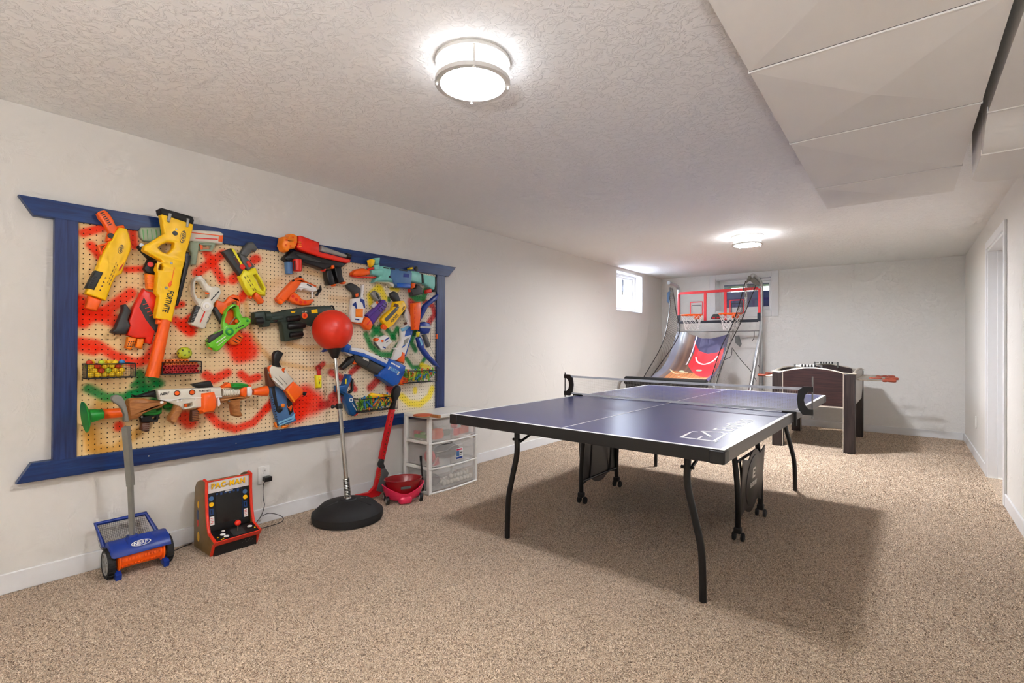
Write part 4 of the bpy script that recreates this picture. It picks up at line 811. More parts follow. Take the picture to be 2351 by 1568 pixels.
# -- keychain toy
g = thing('keychain', 'small yellow toy keychain on a pink strap hung from a peg', 'keychain', wp((1045, 660), .02))
gp(g, 'block', [(1000, 560), (1085, 558), (1090, 755), (1010, 758)], 'lemon', .045, .018); dot(g, 'button', (1052, 618), 26, 'yellow', .046, dome=.004); gp(g, 'slot', [(1040, 655), (1055, 655), (1052, 695), (1044, 695)], 'brown', .0457, .043, 0)
gp(g, 'strap', [(1022, 480), (1068, 478), (1068, 560), (1024, 562)], 'deep_red', .036, .022, .002)
n = 20; gp(g, 'ring', [(1042 + 40 * math.cos(2 * PI * i / n), 442 + 42 * math.sin(2 * PI * i / n)) for i in range(n)], 'deep_red', .034, .024, .002, [[(1042 + 24 * math.cos(2 * PI * i / n), 442 + 26 * math.sin(2 * PI * i / n)) for i in range(n)]])
MB().tube(curve([wp(q, .03) for q in ((975, 440), (1010, 445), (1080, 450), (1120, 405))]), .0016, 5).build('peg', 'chrome', g)

# -- metallic blue phaser
crop(F_); g = toy('metallic blue toy phaser pistol hanging beside the wire basket of darts', (300, 1130))
mat('metal_blue', (14, 84, 150), .22, .3, coat=.6)
gp(g, 'body', [(290, 880), (330, 880), (347, 930), (300, 1030), (285, 1085), (345, 1112), (402, 1250), (412, 1310), (362, 1352), (320, 1332), (270, 1200), (245, 1110), (180, 1080), (170, 1010), (250, 1000)], 'metal_blue', .08, None, .012)
gp(g, 'trigger_guard', [(338, 925), (356, 930), (354, 1060), (315, 1095), (300, 1080), (338, 1050)], 'black', .06, .036, .003); gp(g, 'sight', [(262, 930), (275, 928), (272, 990), (256, 985)], 'lemon', .0812, .078, 0); gp(g, 'knob', [(172, 1060), (200, 1075), (250, 1100), (245, 1130), (190, 1100)], 'black', .07)
n = 16; gp(g, 'ring_mark', [(325 + 22 * math.cos(2 * PI * i / n), 1167 + 24 * math.sin(2 * PI * i / n)) for i in range(n)], 'white', .0815, .078, 0, [[(325 + 13 * math.cos(2 * PI * i / n), 1167 + 14 * math.sin(2 * PI * i / n)) for i in range(n)]])
bar(g, 'stripe', (338, 1205), (388, 1290), 8, 'white', .08); gp(g, 'tip', [(345, 1345), (405, 1310), (410, 1325), (380, 1350)], 'red', .07, .04); gp(g, 'black_back', [(255, 1170), (270, 1190), (325, 1335), (300, 1290)], 'black', .06)

# -- long white and wood launcher
crop(G_); g = toy('long white toy launcher with orange drum and wooden grips', (1350, 620)); XO = .078
gp(g, 'receiver', [(1035, 490), (1430, 470), (1780, 455), (1792, 580), (1560, 600), (1562, 690), (1340, 722), (1250, 662), (1150, 622), (1060, 602)], 'cream', .08, .03, .006, [[(1345, 655), (1440, 635), (1445, 670), (1420, 690), (1350, 690)]])
gp(g, 'trigger', [(1350, 652), (1380, 645), (1378, 690), (1352, 685)], 'orange', .07, .045, .002); gp(g, 'belt_line', [(1050, 600), (1160, 618), (1340, 580), (1790, 562), (1790, 572), (1340, 592)], 'white', .083, .07, .001)
tx(g, 'NERF', (1058, 553), (1168, 538), (1062, 520), 'black', .08, bold=.02, shear=.2); tx(g, 'FORTNITE', (1520, 511), (1655, 505), (1520, 488), 'black', .08, bold=.02)
for q in ((1260, 525), (1437, 515)): dot(g, 'emblem', q, 34, 'brown', .0805); dot(g, 'emblem_centre', q, 24, 'orange', .0825)
gp(g, 'drum', [(1560, 530), (1720, 510), (1742, 600), (1745, 680), (1712, 760), (1560, 772), (1535, 730), (1562, 690)], 'orange', .105, .03, .02); gp(g, 'drum_rim', [(1738, 590), (1755, 570), (1775, 650), (1760, 680), (1745, 680)], 'white', .1, .04, .003)
rod(g, 'ribbed_barrel', (1788, 518), (2012, 512), 46, 38, 'cream', .055, [p_ for i in range(11) for p_ in ((i / 11, 1), (i / 11 + .05, 1), (i / 11 + .055, .86), (i / 11 + .085, .86))] + [(1, 1)])
gp(g, 'stock', [(680, 640), (700, 600), (760, 585), (880, 585), (960, 610), (1150, 620), (1152, 650), (1090, 690), (980, 720), (870, 770), (800, 830), (720, 842), (695, 800)], 'toy_wood', .085, .036, .012); dot(g, 'stud', (1082, 634), 18, 'white', .086, dome=.003); dot(g, 'screw', (848, 803), 12, 'steel', .08)
gp(g, 'cheek_rest', [(740, 540), (800, 555), (1010, 490), (1020, 582), (960, 572), (760, 576)], 'black', .062, .03); gp(g, 'grip', [(1250, 665), (1310, 660), (1342, 722), (1312, 780), (1262, 870), (1230, 890), (1170, 850), (1170, 810), (1220, 740)], 'toy_wood', .082, .036, .014)
ma = gp(g, 'magazine', [(1440, 730), (1527, 718), (1522, 852), (1430, 862)], 'brown', .07, .034)
for i in range(5): bar(ma, 'rib', (1442, 760 + i * 20), (1515, 752 + i * 20), 4, 'toy_wood', .07)
gp(g, 'foregrip', [(1768, 592), (1900, 580), (2132, 548), (2122, 580), (2012, 612), (2008, 660), (2012, 730), (2042, 790), (1990, 812), (1920, 792), (1900, 660), (1860, 622), (1780, 642)], 'toy_wood', .082, .04, .01); dot(g, 'screw', (1872, 620), 10, 'steel', .0825)
gp(g, 'muzzle_block', [(2005, 470), (2060, 440), (2090, 450), (2090, 560), (2060, 582), (2012, 545)], 'orange', .085, .03, .01); gp(g, 'muzzle_collar', [(2080, 455), (2145, 440), (2155, 500), (2150, 545), (2110, 575), (2085, 550)], 'white', .088, .03, .01)
rod(g, 'muzzle_cone', (2150, 510), (2312, 498), 36, 66, 'orange', .06, [(0, 1), (.94, 1), (1, .95), (1, .75), (.9, .7), (.88, 1e-4)])
gp(g, 'crest', [(1900, 440), (1940, 410), (2020, 405), (2105, 420), (2110, 455), (1980, 480), (1905, 465)], 'green', .085, .03, .012); gp(g, 'fin', [(1785, 465), (1870, 400), (1890, 410), (1905, 460)], 'orange', .08, .03, .004); gp(g, 'crest_band', [(2100, 425), (2135, 430), (2145, 470), (2105, 455)], 'orange', .08, .03, .004)
gp(g, 'top_sight', [(1448, 420), (1660, 380), (1692, 450), (1520, 470), (1475, 450)], 'black', .075, .03, .006)
for q in ((1270, 622), (1310, 605), (1475, 598)): dot(g, 'screw', q, 12, 'white', .0805)
XO = .018
# -- green plunger launcher
g = toy('toy rocket launcher with green trumpet end behind the white launcher', (700, 760))
rod(g, 'trumpet', (172, 805), (392, 768), 185, 52, 'green', .118, [(0, .86), (.0, 1.), (.08, 1.), (.1, .93), (.28, .55), (.6, .68), (1, 1.05)], 32); rod(g, 'collar', (390, 768), (630, 752), 60, 56, 'orange', .075, [(0, 1), (.04, 1.05), (.1, 1), (1, 1)]); rod(g, 'tube', (630, 752), (1000, 715), 50, 50, 'green', .062)
gp(g, 'green_shroud', [(880, 762), (1090, 705), (1085, 765), (1000, 790), (880, 790)], 'green', .075, .04); gp(g, 'tail', [(1100, 645), (1170, 625), (1235, 655), (1215, 690), (1110, 705)], 'green', .062, .036); gp(g, 'frame', [(832, 800), (1062, 772), (1035, 862), (842, 865)], 'black', .07, .036, .003, [[(965, 805), (1020, 795), (1015, 835), (985, 845)]])
gr = gp(g, 'grip', [(850, 872), (946, 868), (942, 975), (900, 982), (838, 962)], 'brown', .07, .036, .008)
for i in range(4): bar(gr, 'groove', (858, 888 + i * 23), (935, 886 + i * 23), 5, 'cream', .07)

# ================================================================== baskets and their contents
wn = bpy.data.materials.new('wire_black'); MATS['wire_black'] = mat('wire_black_', (14, 14, 14), .4)
def basket(label, x0, x1, y0, y1, z0, z1, cell, thick):
    r = thing('wire_basket', label, 'basket', ((x0 + x1) / 2, (y0 + y1) / 2, z0), 'wire baskets on the pegboard')
    def grid(name, O, u, v):
        nu, nv = max(2, round(u.length / cell)), max(2, round(v.length / cell)); mb = MB()
        mb.add([O + u * (i / nu) + v * (j / nv) for j in range(nv + 1) for i in range(nu + 1)], [(j * (nu + 1) + i, j * (nu + 1) + i + 1, (j + 1) * (nu + 1) + i + 1, (j + 1) * (nu + 1) + i) for j in range(nv) for i in range(nu)])
        wire(mb.build(name, 'wire_black', r, smooth=0, closed=False), thick)
    X, Y, Z = V((1, 0, 0)), V((0, 1, 0)), V((0, 0, 1))
    grid('front_mesh', V((x1, y0, z0)), Y * (y1 - y0), Z * (z1 - z0)); grid('side_mesh', V((x0, y0, z0)), X * (x1 - x0), Z * (z1 - z0)); grid('side_mesh', V((x0, y1, z0)), X * (x1 - x0), Z * (z1 - z0)); grid('floor_mesh', V((x0, y0, z0)), X * (x1 - x0), Y * (y1 - y0))
    for z in (z0, z1): MB().tube([(x0, y0, z), (x1, y0, z), (x1, y1, z), (x0, y1, z)], .0028, 6).build('rim_wire', 'wire_black', r)
    for y in (y0, y1): MB().tube([(x1, y, z0), (x1, y, z1)], .0025, 6).build('corner_wire', 'wire_black', r)
    MB().tube([(x0, y0, z1), (x0, y1, z1)], .0028, 6).build('rim_wire', 'wire_black', r)
    return r
def bk(label, c, q, cell, thick, x0=.052, depth=.09):
    crop(c); o = XO; a, b, cc, d = [on(0, x0 + depth, CR[0] + p[0] / CR[2], CR[1] + p[1] / CR[2]) for p in q]
    y0, y1, z0, z1 = (a.y + d.y) / 2, (b.y + cc.y) / 2, (cc.z + d.z) / 2, (a.z + b.z) / 2
    basket(label, x0, x0 + depth, y0, y1, z0, z1, cell, thick); return x0, x0 + depth, y0, y1, z0, z1
def inst(proto, name, loc, rot=(0, 0, 0), label=None, cat=None, group=None, mt=None):
    me_ = proto if mt is None else proto[mt]; o = bpy.data.objects.new(name, me_); COL.objects.link(o); o.location = loc; o.rotation_euler = rot; return tag(o, label, cat, group)
def meshof(mb, name, mt):
    o = mb.build(name, mt, origin=(0, 0, 0)); m_ = o.data; bpy.data.objects.remove(o); return m_
mat('ball_yellow', (240, 200, 30), .5); mat('ball_red', (214, 62, 26), .5); mat('ball_blue', (50, 130, 190), .5); mat('ball_green', (190, 206, 50), .5)
rb = .0135
BALL = {k: meshof(MB().ball((0, 0, 0), rb, 14, 9), 'foam_ball', k) for k in ('ball_yellow', 'ball_red', 'ball_blue', 'ball_green')}
bx = bk('black mesh basket full of yellow and red foam balls', B_, [(205, 972), (785, 965), (790, 1125), (210, 1148)], .0095, .0011)
cn = {'ball_yellow': 'yellow', 'ball_red': 'red', 'ball_blue': 'blue', 'ball_green': 'lime'}
i = 0; st = rb * 2.04
ny_ = int((bx[3] - bx[2] - 2 * rb - .008) / st)
for lay in range(4):
    for jx in range(3):
        off = (lay + jx) % 2 * rb
        for jy in range(ny_):
            if lay < 2 and jx < 1 or (lay == 3 and random.random() < .62): continue
            k = random.choices(['ball_yellow', 'ball_red', 'ball_green'], [.62, .28, .1])[0]
            if lay == 3 and jx == 2 and jy == 4: k = 'ball_blue'
            y = bx[2] + rb + .004 + off + jy * st
            if y > bx[3] - rb - .003: continue
            inst(BALL, 'foam_ball', (bx[1] - rb - .003 - (2 - jx) * st * .98, y, bx[4] + rb + .003 + lay * rb * 1.5 + (random.uniform(0, .004) if lay == 2 else 0)), label=('small %s foam ball heaped on top of the mesh basket' if lay > 1 else 'small %s foam ball behind the mesh low in its basket') % cn[k], cat='ball', group='%s foam balls in the mesh basket' % cn[k], mt=k)
mat('foam_red', (206, 30, 34), .6); mat('foam_orange', (240, 120, 40), .6)
def roundmesh(mt, r, L): return meshof(MB().lathe([(r * .55, 0), (r, 0), (r, -L), (1e-6, -L)], Matrix.Rotation(PI / 2, 4, 'Y'), 12, caps=False).lathe([(r * .55, 0), (r * .55, -L * .4), (1e-6, -L * .4)], Matrix.Rotation(PI / 2, 4, 'Y'), 12, caps=False), 'foam_ring', mt)
bx2 = bk('black mesh basket of stacked red foam rounds under the perforated ball', G_, [(1088, 165), (1543, 150), (1548, 290), (1088, 308)], .0095, .0011)
rr_ = .0086
for mt, rows in (('foam_red', range(0, 3)), ('foam_orange', range(3, 5))):
    m_ = roundmesh(mt, rr_, .07)
    for row in rows:
        nn = int((bx2[3] - bx2[2] - .01) / (rr_ * 2.04)) - (row % 2) - (3 if row == 4 else 0)
        for j in range(nn):
            inst(m_, 'foam_round', (bx2[1] - .006, bx2[2] + .006 + rr_ + (row % 2) * rr_ + j * rr_ * 2.03, bx2[4] + .004 + rr_ + row * rr_ * 1.74), label='%s hollow foam round in the %s row of the basket under the perforated ball' % (mt[5:], ('bottom', 'second', 'third', 'fourth', 'top')[row]), cat='foam round', group='%s foam rounds' % mt[5:])
# perforated yellow ball
crop(G_); q = wp((1350, 92), .08); pr_ = .0365
wb = thing('perforated_ball', 'yellow perforated plastic ball resting on the basket of foam rounds', 'ball', (bx2[1] - .05, q.y, bx2[4] + .004 + rr_ * 9.0)); pc = V((bx2[1] - .05, q.y, bx2[4] + .004 + rr_ * 8.4 + pr_))
MB().ball(pc, pr_, 24, 16).build('shell', 'ball_green', wb)
for k in range(22):
    t = math.acos(1 - 2 * (k + .5) / 22); a = 2.4 * k; d = V((math.sin(t) * math.cos(a), math.sin(t) * math.sin(a), math.cos(t)))
    MB().lathe([(.0042, -.001), (.0042, .0006), (1e-6, .0006)], Matrix.Translation(pc + d * pr_) @ V((0, 0, 1)).rotation_difference(d).to_matrix().to_4x4(), 10).build('perforation', 'army', wb)
DC = {'green': (120, 190, 50), 'orange': (236, 110, 36), 'blue': (40, 120, 176), 'yellow': (226, 200, 60)}
for k, c_ in DC.items(): mat('dart_' + k, c_, .6)
def dartmesh(k, tip): return meshof(MB().tube([(0, 0, -.034), (0, 0, .026)], .0064, 8).tube([(0, 0, .026), (0, 0, .034), (0, 0, .037)], [.0066, .0066, .004], 8), 'foam_dart', 'dart_' + k)
DM = {k: dartmesh(k, 0) for k in DC}
def darts(bx, n, where, top):
    for i in range(n):
        k = random.choices(['green', 'orange', 'blue', 'yellow'], [.45, .2, .22, .13])[0]
        x = random.choice([bx[1] - .011, bx[1] - .026, bx[1] - .042, bx[1] - .058]) + random.uniform(-.003, .002); y = random.uniform(bx[2] + .03, bx[3] - .03); z = random.uniform(bx[4] + .038, bx[5] - .02 + top)
        inst(DM, 'foam_dart', (x, y, z), (random.gauss(0, .8), random.uniform(-.12, .12), 0), '%s foam dart heaped in the wire basket %s' % (k, where), 'foam dart', '%s foam darts in the wire basket %s' % (k, where), k)
bx3 = bk('wide wire basket heaped with green and orange foam darts', F_, [(412, 1162), (848, 1122), (850, 1270), (420, 1302)], .016, .0016)
darts(bx3, 95, 'beside the blue phaser', .012)
crop(F_); q = wp((660, 1120), .06); g = toy('small yellow toy pistol lying on the heaped foam darts', (650, 1110), .06)
gp(g, 'body', [(540, 1110), (570, 1088), (640, 1100), (745, 1105), (745, 1128), (680, 1140), (560, 1148)], 'yellow', .115, .085, .008); gp(g, 'grip', [(600, 1120), (650, 1125), (640, 1148), (600, 1146)], 'amber', .116, .09, .003)
bx4 = bk('narrow wire basket of foam darts at the frame corner', F_, [(935, 845), (1290, 835), (1288, 955), (945, 985)], .016, .0016)
darts(bx4, 70, 'at the frame corner', .01)
# ================================================================== table tennis table
TM = Matrix.Translation((2.7246, 2.0198, 0)) @ Matrix.Rotation(-.0153, 4, 'Z')
mat('table_blue', (40, 48, 104), .3, var=.04, scale=8, spec=.6); mat('line_white', (238, 238, 236), .4, var=.01); mat('edge_metal', (96, 91, 86), .35, .3); mat('net_thread', (196, 188, 178), .8); mat('tape', (206, 210, 216), .7)
TW, TL, TZ = 1.525, 2.74, .762
t = thing('table_tennis_table', 'blue table tennis table with white lines on curved black legs', 'table', TM @ V((-TW / 2, TL / 2, 0)))
def tb(name, lo, hi, mt, par=None, bev=0.): return MB().box(lo, hi, TM).build(name, mt, par or t, bevel=bev)
for b0, b1 in ((0, TL / 2 - .004), (TL / 2 + .004, TL)):
    top = tb('tabletop', (-TW + .004, b0 + .004, TZ - .018), (-.004, b1 - .002, TZ), 'table_blue'); e = .0008; w_ = .02
    for q in (((-TW, b0, TZ), (-TW + w_, b1, TZ + e)), ((-w_, b0, TZ), (0, b1, TZ + e)), ((-TW / 2 - .003, b0, TZ), (-TW / 2 + .003, b1, TZ + e))): tb('line', *q, 'line_white', top)
    q = ((-TW + w_, 0, TZ), (-w_, w_, TZ + e)) if b0 == 0 else ((-TW + w_, TL - w_, TZ), (-w_, TL, TZ + e)); tb('line', *q, 'line_white', top)
    for q in (((-TW, b0 + .001, TZ - .055), (-TW + .02, b1 - .001, TZ - .0004)), ((-.02, b0 + .001, TZ - .055), (0, b1 - .001, TZ - .0004))): tb('apron', *q, 'edge_metal', None, .002)
    y = 0 if b0 == 0 else TL - .02; tb('apron', (-TW + .02, y, TZ - .055), (-.02, y + .02, TZ - .0004), 'black', None, .002)
    y = b1 - .024 if b0 == 0 else b0 + .004; tb('apron', (-TW + .024, y, TZ - .055), (-.024, y + .02, TZ - .018), 'black', None, .002)
    for a in (-TW - .002, -.06):
        y0_, y1_ = (-.003, .06) if b0 == 0 else (TL - .06, TL + .003); tb('corner_cap', (a, y0_, TZ - .058), (a + .062, y1_, TZ - .003), 'black', None, .006)
def leg(pts, name='leg', r=.0165): return MB().tube([TM @ V(p) for p in curve(pts, 6)], r, 12).build(name, 'black_metal', t)
def outer(a, s, b): leg([(a, b, .74), (a, b, .62), (a, b, .52), (a + s * .03, b, .39), (a + s * .062, b, .25), (a + s * .07, b, .12), (a + s * .072, b, 0)])
outer(-1.265, -1, .30); outer(-.25, 1, .30); outer(-.255, 1, 2.53); outer(-1.29, -1, 2.55)
for a, b, s in ((-1.265, .30, 1), (-.25, .30, 1), (-.255, 2.53, -1), (-1.29, 2.55, -1)):
    MB().tube([TM @ V((a, b, .575)), TM @ V((a, b + s * .4, .69))], .008, 8).build('brace', 'black_metal', t); MB().tube([TM @ V((a - .03, b, .60)), TM @ V((a + .03, b, .60))], .008, 8).build('bolt', 'black_metal', t)
for a, s in ((-1.28, -1), (-.30, 1)):
    for b in (1.14, 1.69):
        leg([(a, b, .74), (a + s * .01, b, .62), (a + s * .035, b, .45), (a + s * .05, b, .25), (a + s * .05, b, .065)])
        MB().box((a + s * .05 - .02, b - .022, .05), (a + s * .05 + .02, b + .022, .085), TM).build('caster_housing', 'black', t, bevel=.005)
        for k in (-.024, .024): MB().lathe([(.004, -.008), (.024, -.008), (.026, -.004), (.026, .004), (.024, .008), (.004, .008)], TM @ Matrix.Translation((a + s * .05 + k, b + .012, .026)) @ Matrix.Rotation(PI / 2, 4, 'Y'), 16).build('caster_wheel', 'black_matte', t)
    for z in (.46, .16): MB().tube([TM @ V((a + s * (.03 if z > .3 else .05), 1.14, z)), TM @ V((a + s * (.03 if z > .3 else .05), 1.69, z))], .009, 8).build('crossbar', 'black_metal', t)
    for b in (1.26, 1.57): MB().tube([TM @ V((a + s * .03, b, .46)), TM @ V((a + s * .05, b, .16))], .007, 8).build('crossbar', 'black_metal', t)
    # panel with round emblem
    O = TM @ V((a + s * .062, 1.415, .31)); u = (TM.to_3x3() @ V((0, s, 0))); n_ = TM.to_3x3() @ V((s, 0, -.06 * s * s)).normalized(); v_ = n_.cross(u).normalized(); fr_ = (O, u, v_, n_)
    lp = []
    for k in range(32):
        an = 2 * PI * k / 32; r_ = .205; x_, y_ = r_ * math.cos(an), r_ * .9 * math.sin(an); lp.append((max(-.27, min(.27, x_ * 1.2)), y_))
    lp2 = [(-.27, -.185), (-.20, -.165)] + [(.2 * math.sin(-.72 + 1.44 * k / 10), -.2 * math.cos(-.72 + 1.44 * k / 10)) for k in range(11)] + [(.20, -.165), (.27, -.185), (.27, .185), (.20, .165)] + [(.2 * math.sin(.72 - 1.44 * k / 10), .2 * math.cos(.72 - 1.44 * k / 10)) for k in range(11)] + [(-.20, .165), (-.27, .185)]
    mat('panel_grey', (44, 42, 40), .4)
    pl_ = MB().prism(lp2, fr_, 0, .006, .001).build('emblem_panel', 'panel_grey', t)
    ring_ = [(.165 * math.cos(2 * PI * k / 40), .165 * math.sin(2 * PI * k / 40)) for k in range(40)]; MB().prism(ring_, fr_, .005, .010, .004).build('dish', 'panel_grey', pl_)
    if s > 0:
        P_ = lambda x, y: O + u * x + v_ * y + n_ * .0105
        for q in (((-.035, .02), (-.02, .085)), ((-.02, .072), (.03, .085)), ((-.02, .046), (.02, .056)), ((-.02, .02), (.03, .033))): MB().prism([(q[0][0], q[0][1]), (q[1][0], q[0][1]), (q[1][0], q[1][1]), (q[0][0], q[1][1])], fr_, .0095, .0108).build('emblem_stroke', 'white', pl_)
        text(pl_, 'EASTPOINT', P_(-.08, -.035), u * .16, v_ * .032, 'white')
# markings on the playing surface: emblem and name, reading along the length of the table
TF = (TM @ V((0, 0, TZ + .0002)), TM.to_3x3() @ V((0, 1, 0)), TM.to_3x3() @ V((-1, 0, 0)), V((0, 0, 1)))
def mk(*q):
    q = [(.14 + (x - .10) * .80, .075 + (y - .055) * .82) for x, y in q]; MB().prism(q, TF, 0, .0009).build('emblem_stroke', 'line_white', t, smooth=0)
mk((.115, .065), (.135, .065), (.135, .25), (.115, .25)); mk((.135, .232), (.33, .252), (.33, .262), (.135, .25)); mk((.135, .065), (.30, .075), (.30, .088), (.135, .080)); mk((.10, .055), (.15, .055), (.15, .062), (.10, .062)); mk((.14, .150), (.22, .158), (.22, .170), (.14, .162))
mk((.24, .130), (.26, .122), (.40, .215), (.385, .225)); mk((.385, .225), (.40, .215), (.43, .13), (.415, .125)); mk((.30, .075), (.42, .085), (.42, .095), (.30, .088)); mk((.33, .252), (.345, .225), (.36, .232), (.345, .262)); mk((.395, .09), (.43, .12), (.425, .13), (.39, .10))
O = TF[0] + TF[1] * .455 + TF[2] * .10; text(t, 'E', O, TF[1] * .055, TF[2] * .085, 'line_white', bold=-.004); text(t, 'AST', O + TF[1] * .065, TF[1] * .14, TF[2] * .068, 'line_white', bold=-.004); text(t, 'P', O + TF[1] * .215, TF[1] * .05, TF[2] * .085, 'line_white', bold=-.004); text(t, 'OINT', O + TF[1] * .272, TF[1] * .19, TF[2] * .068, 'line_white', bold=-.004)
# net assembly
ng = thing('table_tennis_net', 'net with white tape clamped across the blue table', 'net', TM @ V((-TW / 2, TL / 2, TZ)))
nb = TL / 2; a0, a1 = -TW - .075, .075; nz0, nz1 = TZ + .022, TZ + .143
nu, nv = 190, 14; mb = MB(); mb.add([TM @ V((a0 + (a1 - a0) * i / nu, nb, nz0 + (nz1 - nz0) * j / nv - .004 * math.sin(PI * i / nu))) for j in range(nv + 1) for i in range(nu + 1)], [(j * (nu + 1) + i, j * (nu + 1) + i + 1, (j + 1) * (nu + 1) + i + 1, (j + 1) * (nu + 1) + i) for j in range(nv) for i in range(nu)])
wire(mb.build('mesh', 'net_thread', ng, smooth=0, closed=False), .0013)
for z_, h_ in ((nz1 - .002, .0155), (nz0 - .014, .014)):
    mb = MB(); lo_, hi_ = [], []
    for i in range(25):
        a = a0 + (a1 - a0) * i / 24; sg = -.004 * math.sin(PI * i / 24); mb_ = [TM @ V((a, nb + d, z_ + sg + k)) for d in (-.002, .002) for k in (0, h_)]; lo_ += mb_
    fs = []
    for i in range(24): k = i * 4; fs += [(k, k + 1, k + 5, k + 4), (k + 2, k + 6, k + 7, k + 3), (k + 1, k + 3, k + 7, k + 5), (k, k + 4, k + 6, k + 2)]
    fs += [(0, 2, 3, 1), (96, 97, 99, 98)]; mb.add(lo_, fs); mb.build('tape', 'tape', ng, smooth=0)
for a, s in ((-TW, -1), (0, 1)):
    P_ = [(0.035, .155), (.085, .155), (.085, .125), (.062, .125), (.043, .105), (.036, .075), (.043, .045), (.062, .022), (.085, .022), (.085, -.012), (.03, -.012), (.008, .02), (.0, .075), (.008, .13)]
    O = TM @ V((a + s * .02, nb, TZ + .008)); fr_ = (O, TM.to_3x3() @ V((s, 0, 0)), V((0, 0, 1)), TM.to_3x3() @ V((0, 1, 0)))
    MB().prism(P_, fr_, -.008, .008, .002).build('bracket', 'black', ng)
    MB().tube([O + fr_[1] * .08 + V((0, 0, -.03)), O + fr_[1] * .08 + V((0, 0, .215 if s > 0 else .17))], .0045, 8).build('rod', 'steel' if s > 0 else 'black', ng)
    MB().box((a - .06 if s > 0 else a - .02, nb - .012, TZ), (a + .02 if s > 0 else a + .06, nb + .012, TZ + .01), TM).build('clamp', 'black', ng, bevel=.003)
    MB().box((a + s * .012 - .008, nb - .012, TZ - .075), (a + s * .012 + .008, nb + .012, TZ + .01), TM).build('clamp', 'black', ng, bevel=.003)

# ================================================================== punching ball on its stand
pbl = thing('punching_ball', 'red punching ball on a chrome pole with round black base', 'punching ball', (.365, 1.925, 0))
bc = V((.365, 1.925, 0)); MB().lathe([(.20, 0), (.222, .006), (.228, .03), (.226, .055), (.212, .062), (.195, .082), (.165, .108), (.12, .122), (.055, .130), (.05, .138), (1e-6, .138)], Matrix.Translation(bc), 48).build('base', 'black_matte', pbl)
MB().lathe([(.022, 0), (.022, .004), (1e-6, .004)], Matrix.Translation(bc + V((.02, .11, .118))) @ Matrix.Rotation(-.18, 4, 'X'), 20).build('fill_cap', 'steel', pbl)
for k in range(3): 
    a = k * 2.1 + .4; MB().tube([bc + V((.07 * math.cos(a), .07 * math.sin(a), .128)), bc + V((.17 * math.cos(a), .17 * math.sin(a), .107))], .006, 6).build('base_rib', 'black_matte', pbl)
pt = V((.252, 1.893, 1.085)); p0 = bc + V((0, 0, .13)); dirp = (pt - p0).normalized()
L_ = (pt - p0).length
hel = [p0 + dirp * (.14 * i / 160) + (V((1, 0, 0)) * math.cos(i * 2 * PI / 11) + V((0, 1, 0)) * math.sin(i * 2 * PI / 11)) * .019 for i in range(161)]
MB().tube(hel, .0042, 6).build('spring', 'chrome', pbl); MB().tube([p0, p0 + dirp * .62], .0145, 14).build('pole', 'chrome', pbl); MB().tube([p0 + dirp * .40, pt], .0115, 14).build('pole', 'chrome', pbl)
q = p0 + dirp * .62; MB().tube([q - dirp * .018, q + dirp * .018], .021, 14).build('clamp', 'black', pbl); MB().tube([q, q + V((.0, -.05, .0))], .007, 8).build('clamp_screw', 'black', pbl); MB().ball(q + V((0, -.052, 0)), .012, 10, 8).build('clamp_knob', 'black', pbl)
MT = Matrix.Translation(pt) @ V((0, 0, 1)).rotation_difference(dirp).to_matrix().to_4x4()
MB().lathe([(.02, -.02), (.028, 0), (.05, .05), (.075, .085), (.07, .09), (1e-6, .08)], MT, 32).build('collar', 'black', pbl)
mat('rubber_red', (222, 48, 24), .38, var=.03); bcn = pt + dirp * .178
mb = MB().ball((0, 0, 0), .132, 40, 26); M_ = Matrix.Translation(bcn) @ V((0, 0, 1)).rotation_difference(dirp).to_matrix().to_4x4()
mb.v = [M_ @ V((p.x, p.y, p.z * (1.0 if p.z > 0 else 1.08))) for p in mb.v]; mb.build('ball', 'rubber_red', pbl)

# ================================================================== miniature arcade cabinet
ac = thing('arcade_cabinet', 'miniature arcade cabinet with red trim standing on the carpet', 'arcade game', (.18, 1.24, 0)); ay0, ay1 = 1.114, 1.366
crop((420, 1050, 6.5333))
def sp_(q): p = on(1, ay0, CR[0] + q[0] / CR[2], CR[1] + q[1] / CR[2]); return (p.x, p.z)
sil = [sp_(q) for q in ((165, 1290), (168, 700), (180, 450), (205, 375), (245, 345), (300, 345), (335, 372), (332, 600), (340, 850), (360, 1060), (376, 1160), (470, 1290), (440, 1330), (420, 1420), (402, 1512))]
sil[0] = (sil[0][0], .0); sil[-1] = (sil[-1][0], .0)
mat('cab_side', (120, 92, 48), .4, var=.1); mat('cab_red', (226, 52, 28), .3); mat('cab_black', (16, 16, 17), .35); mat('screen', (34, 34, 33), .12); mat('marquee', (226, 222, 220), .4); mat('cab_blue', (30, 66, 120), .4)
SF = lambda y: (V((0, y, 0)), V((1, 0, 0)), V((0, 0, 1)), V((0, -1, 0)))
front = sil[5:]
for y in (ay0 + .014, ay1):
    MB().prism(sil, SF(y), 0, .014, .001).build('side_panel', 'cab_side', ac)
    MB().tube([V((x, y - .007, z)) for x, z in front], .0085, 8).build('trim', 'cab_red', ac)
F5, F10 = front[1], front[5]
def face(p, q, m): return V((p[0] + (q[0] - p[0]) * m, 0, p[1] + (q[1] - p[1]) * m))
yi0, yi1 = ay0 + .014, ay1 - .014; rec = .012
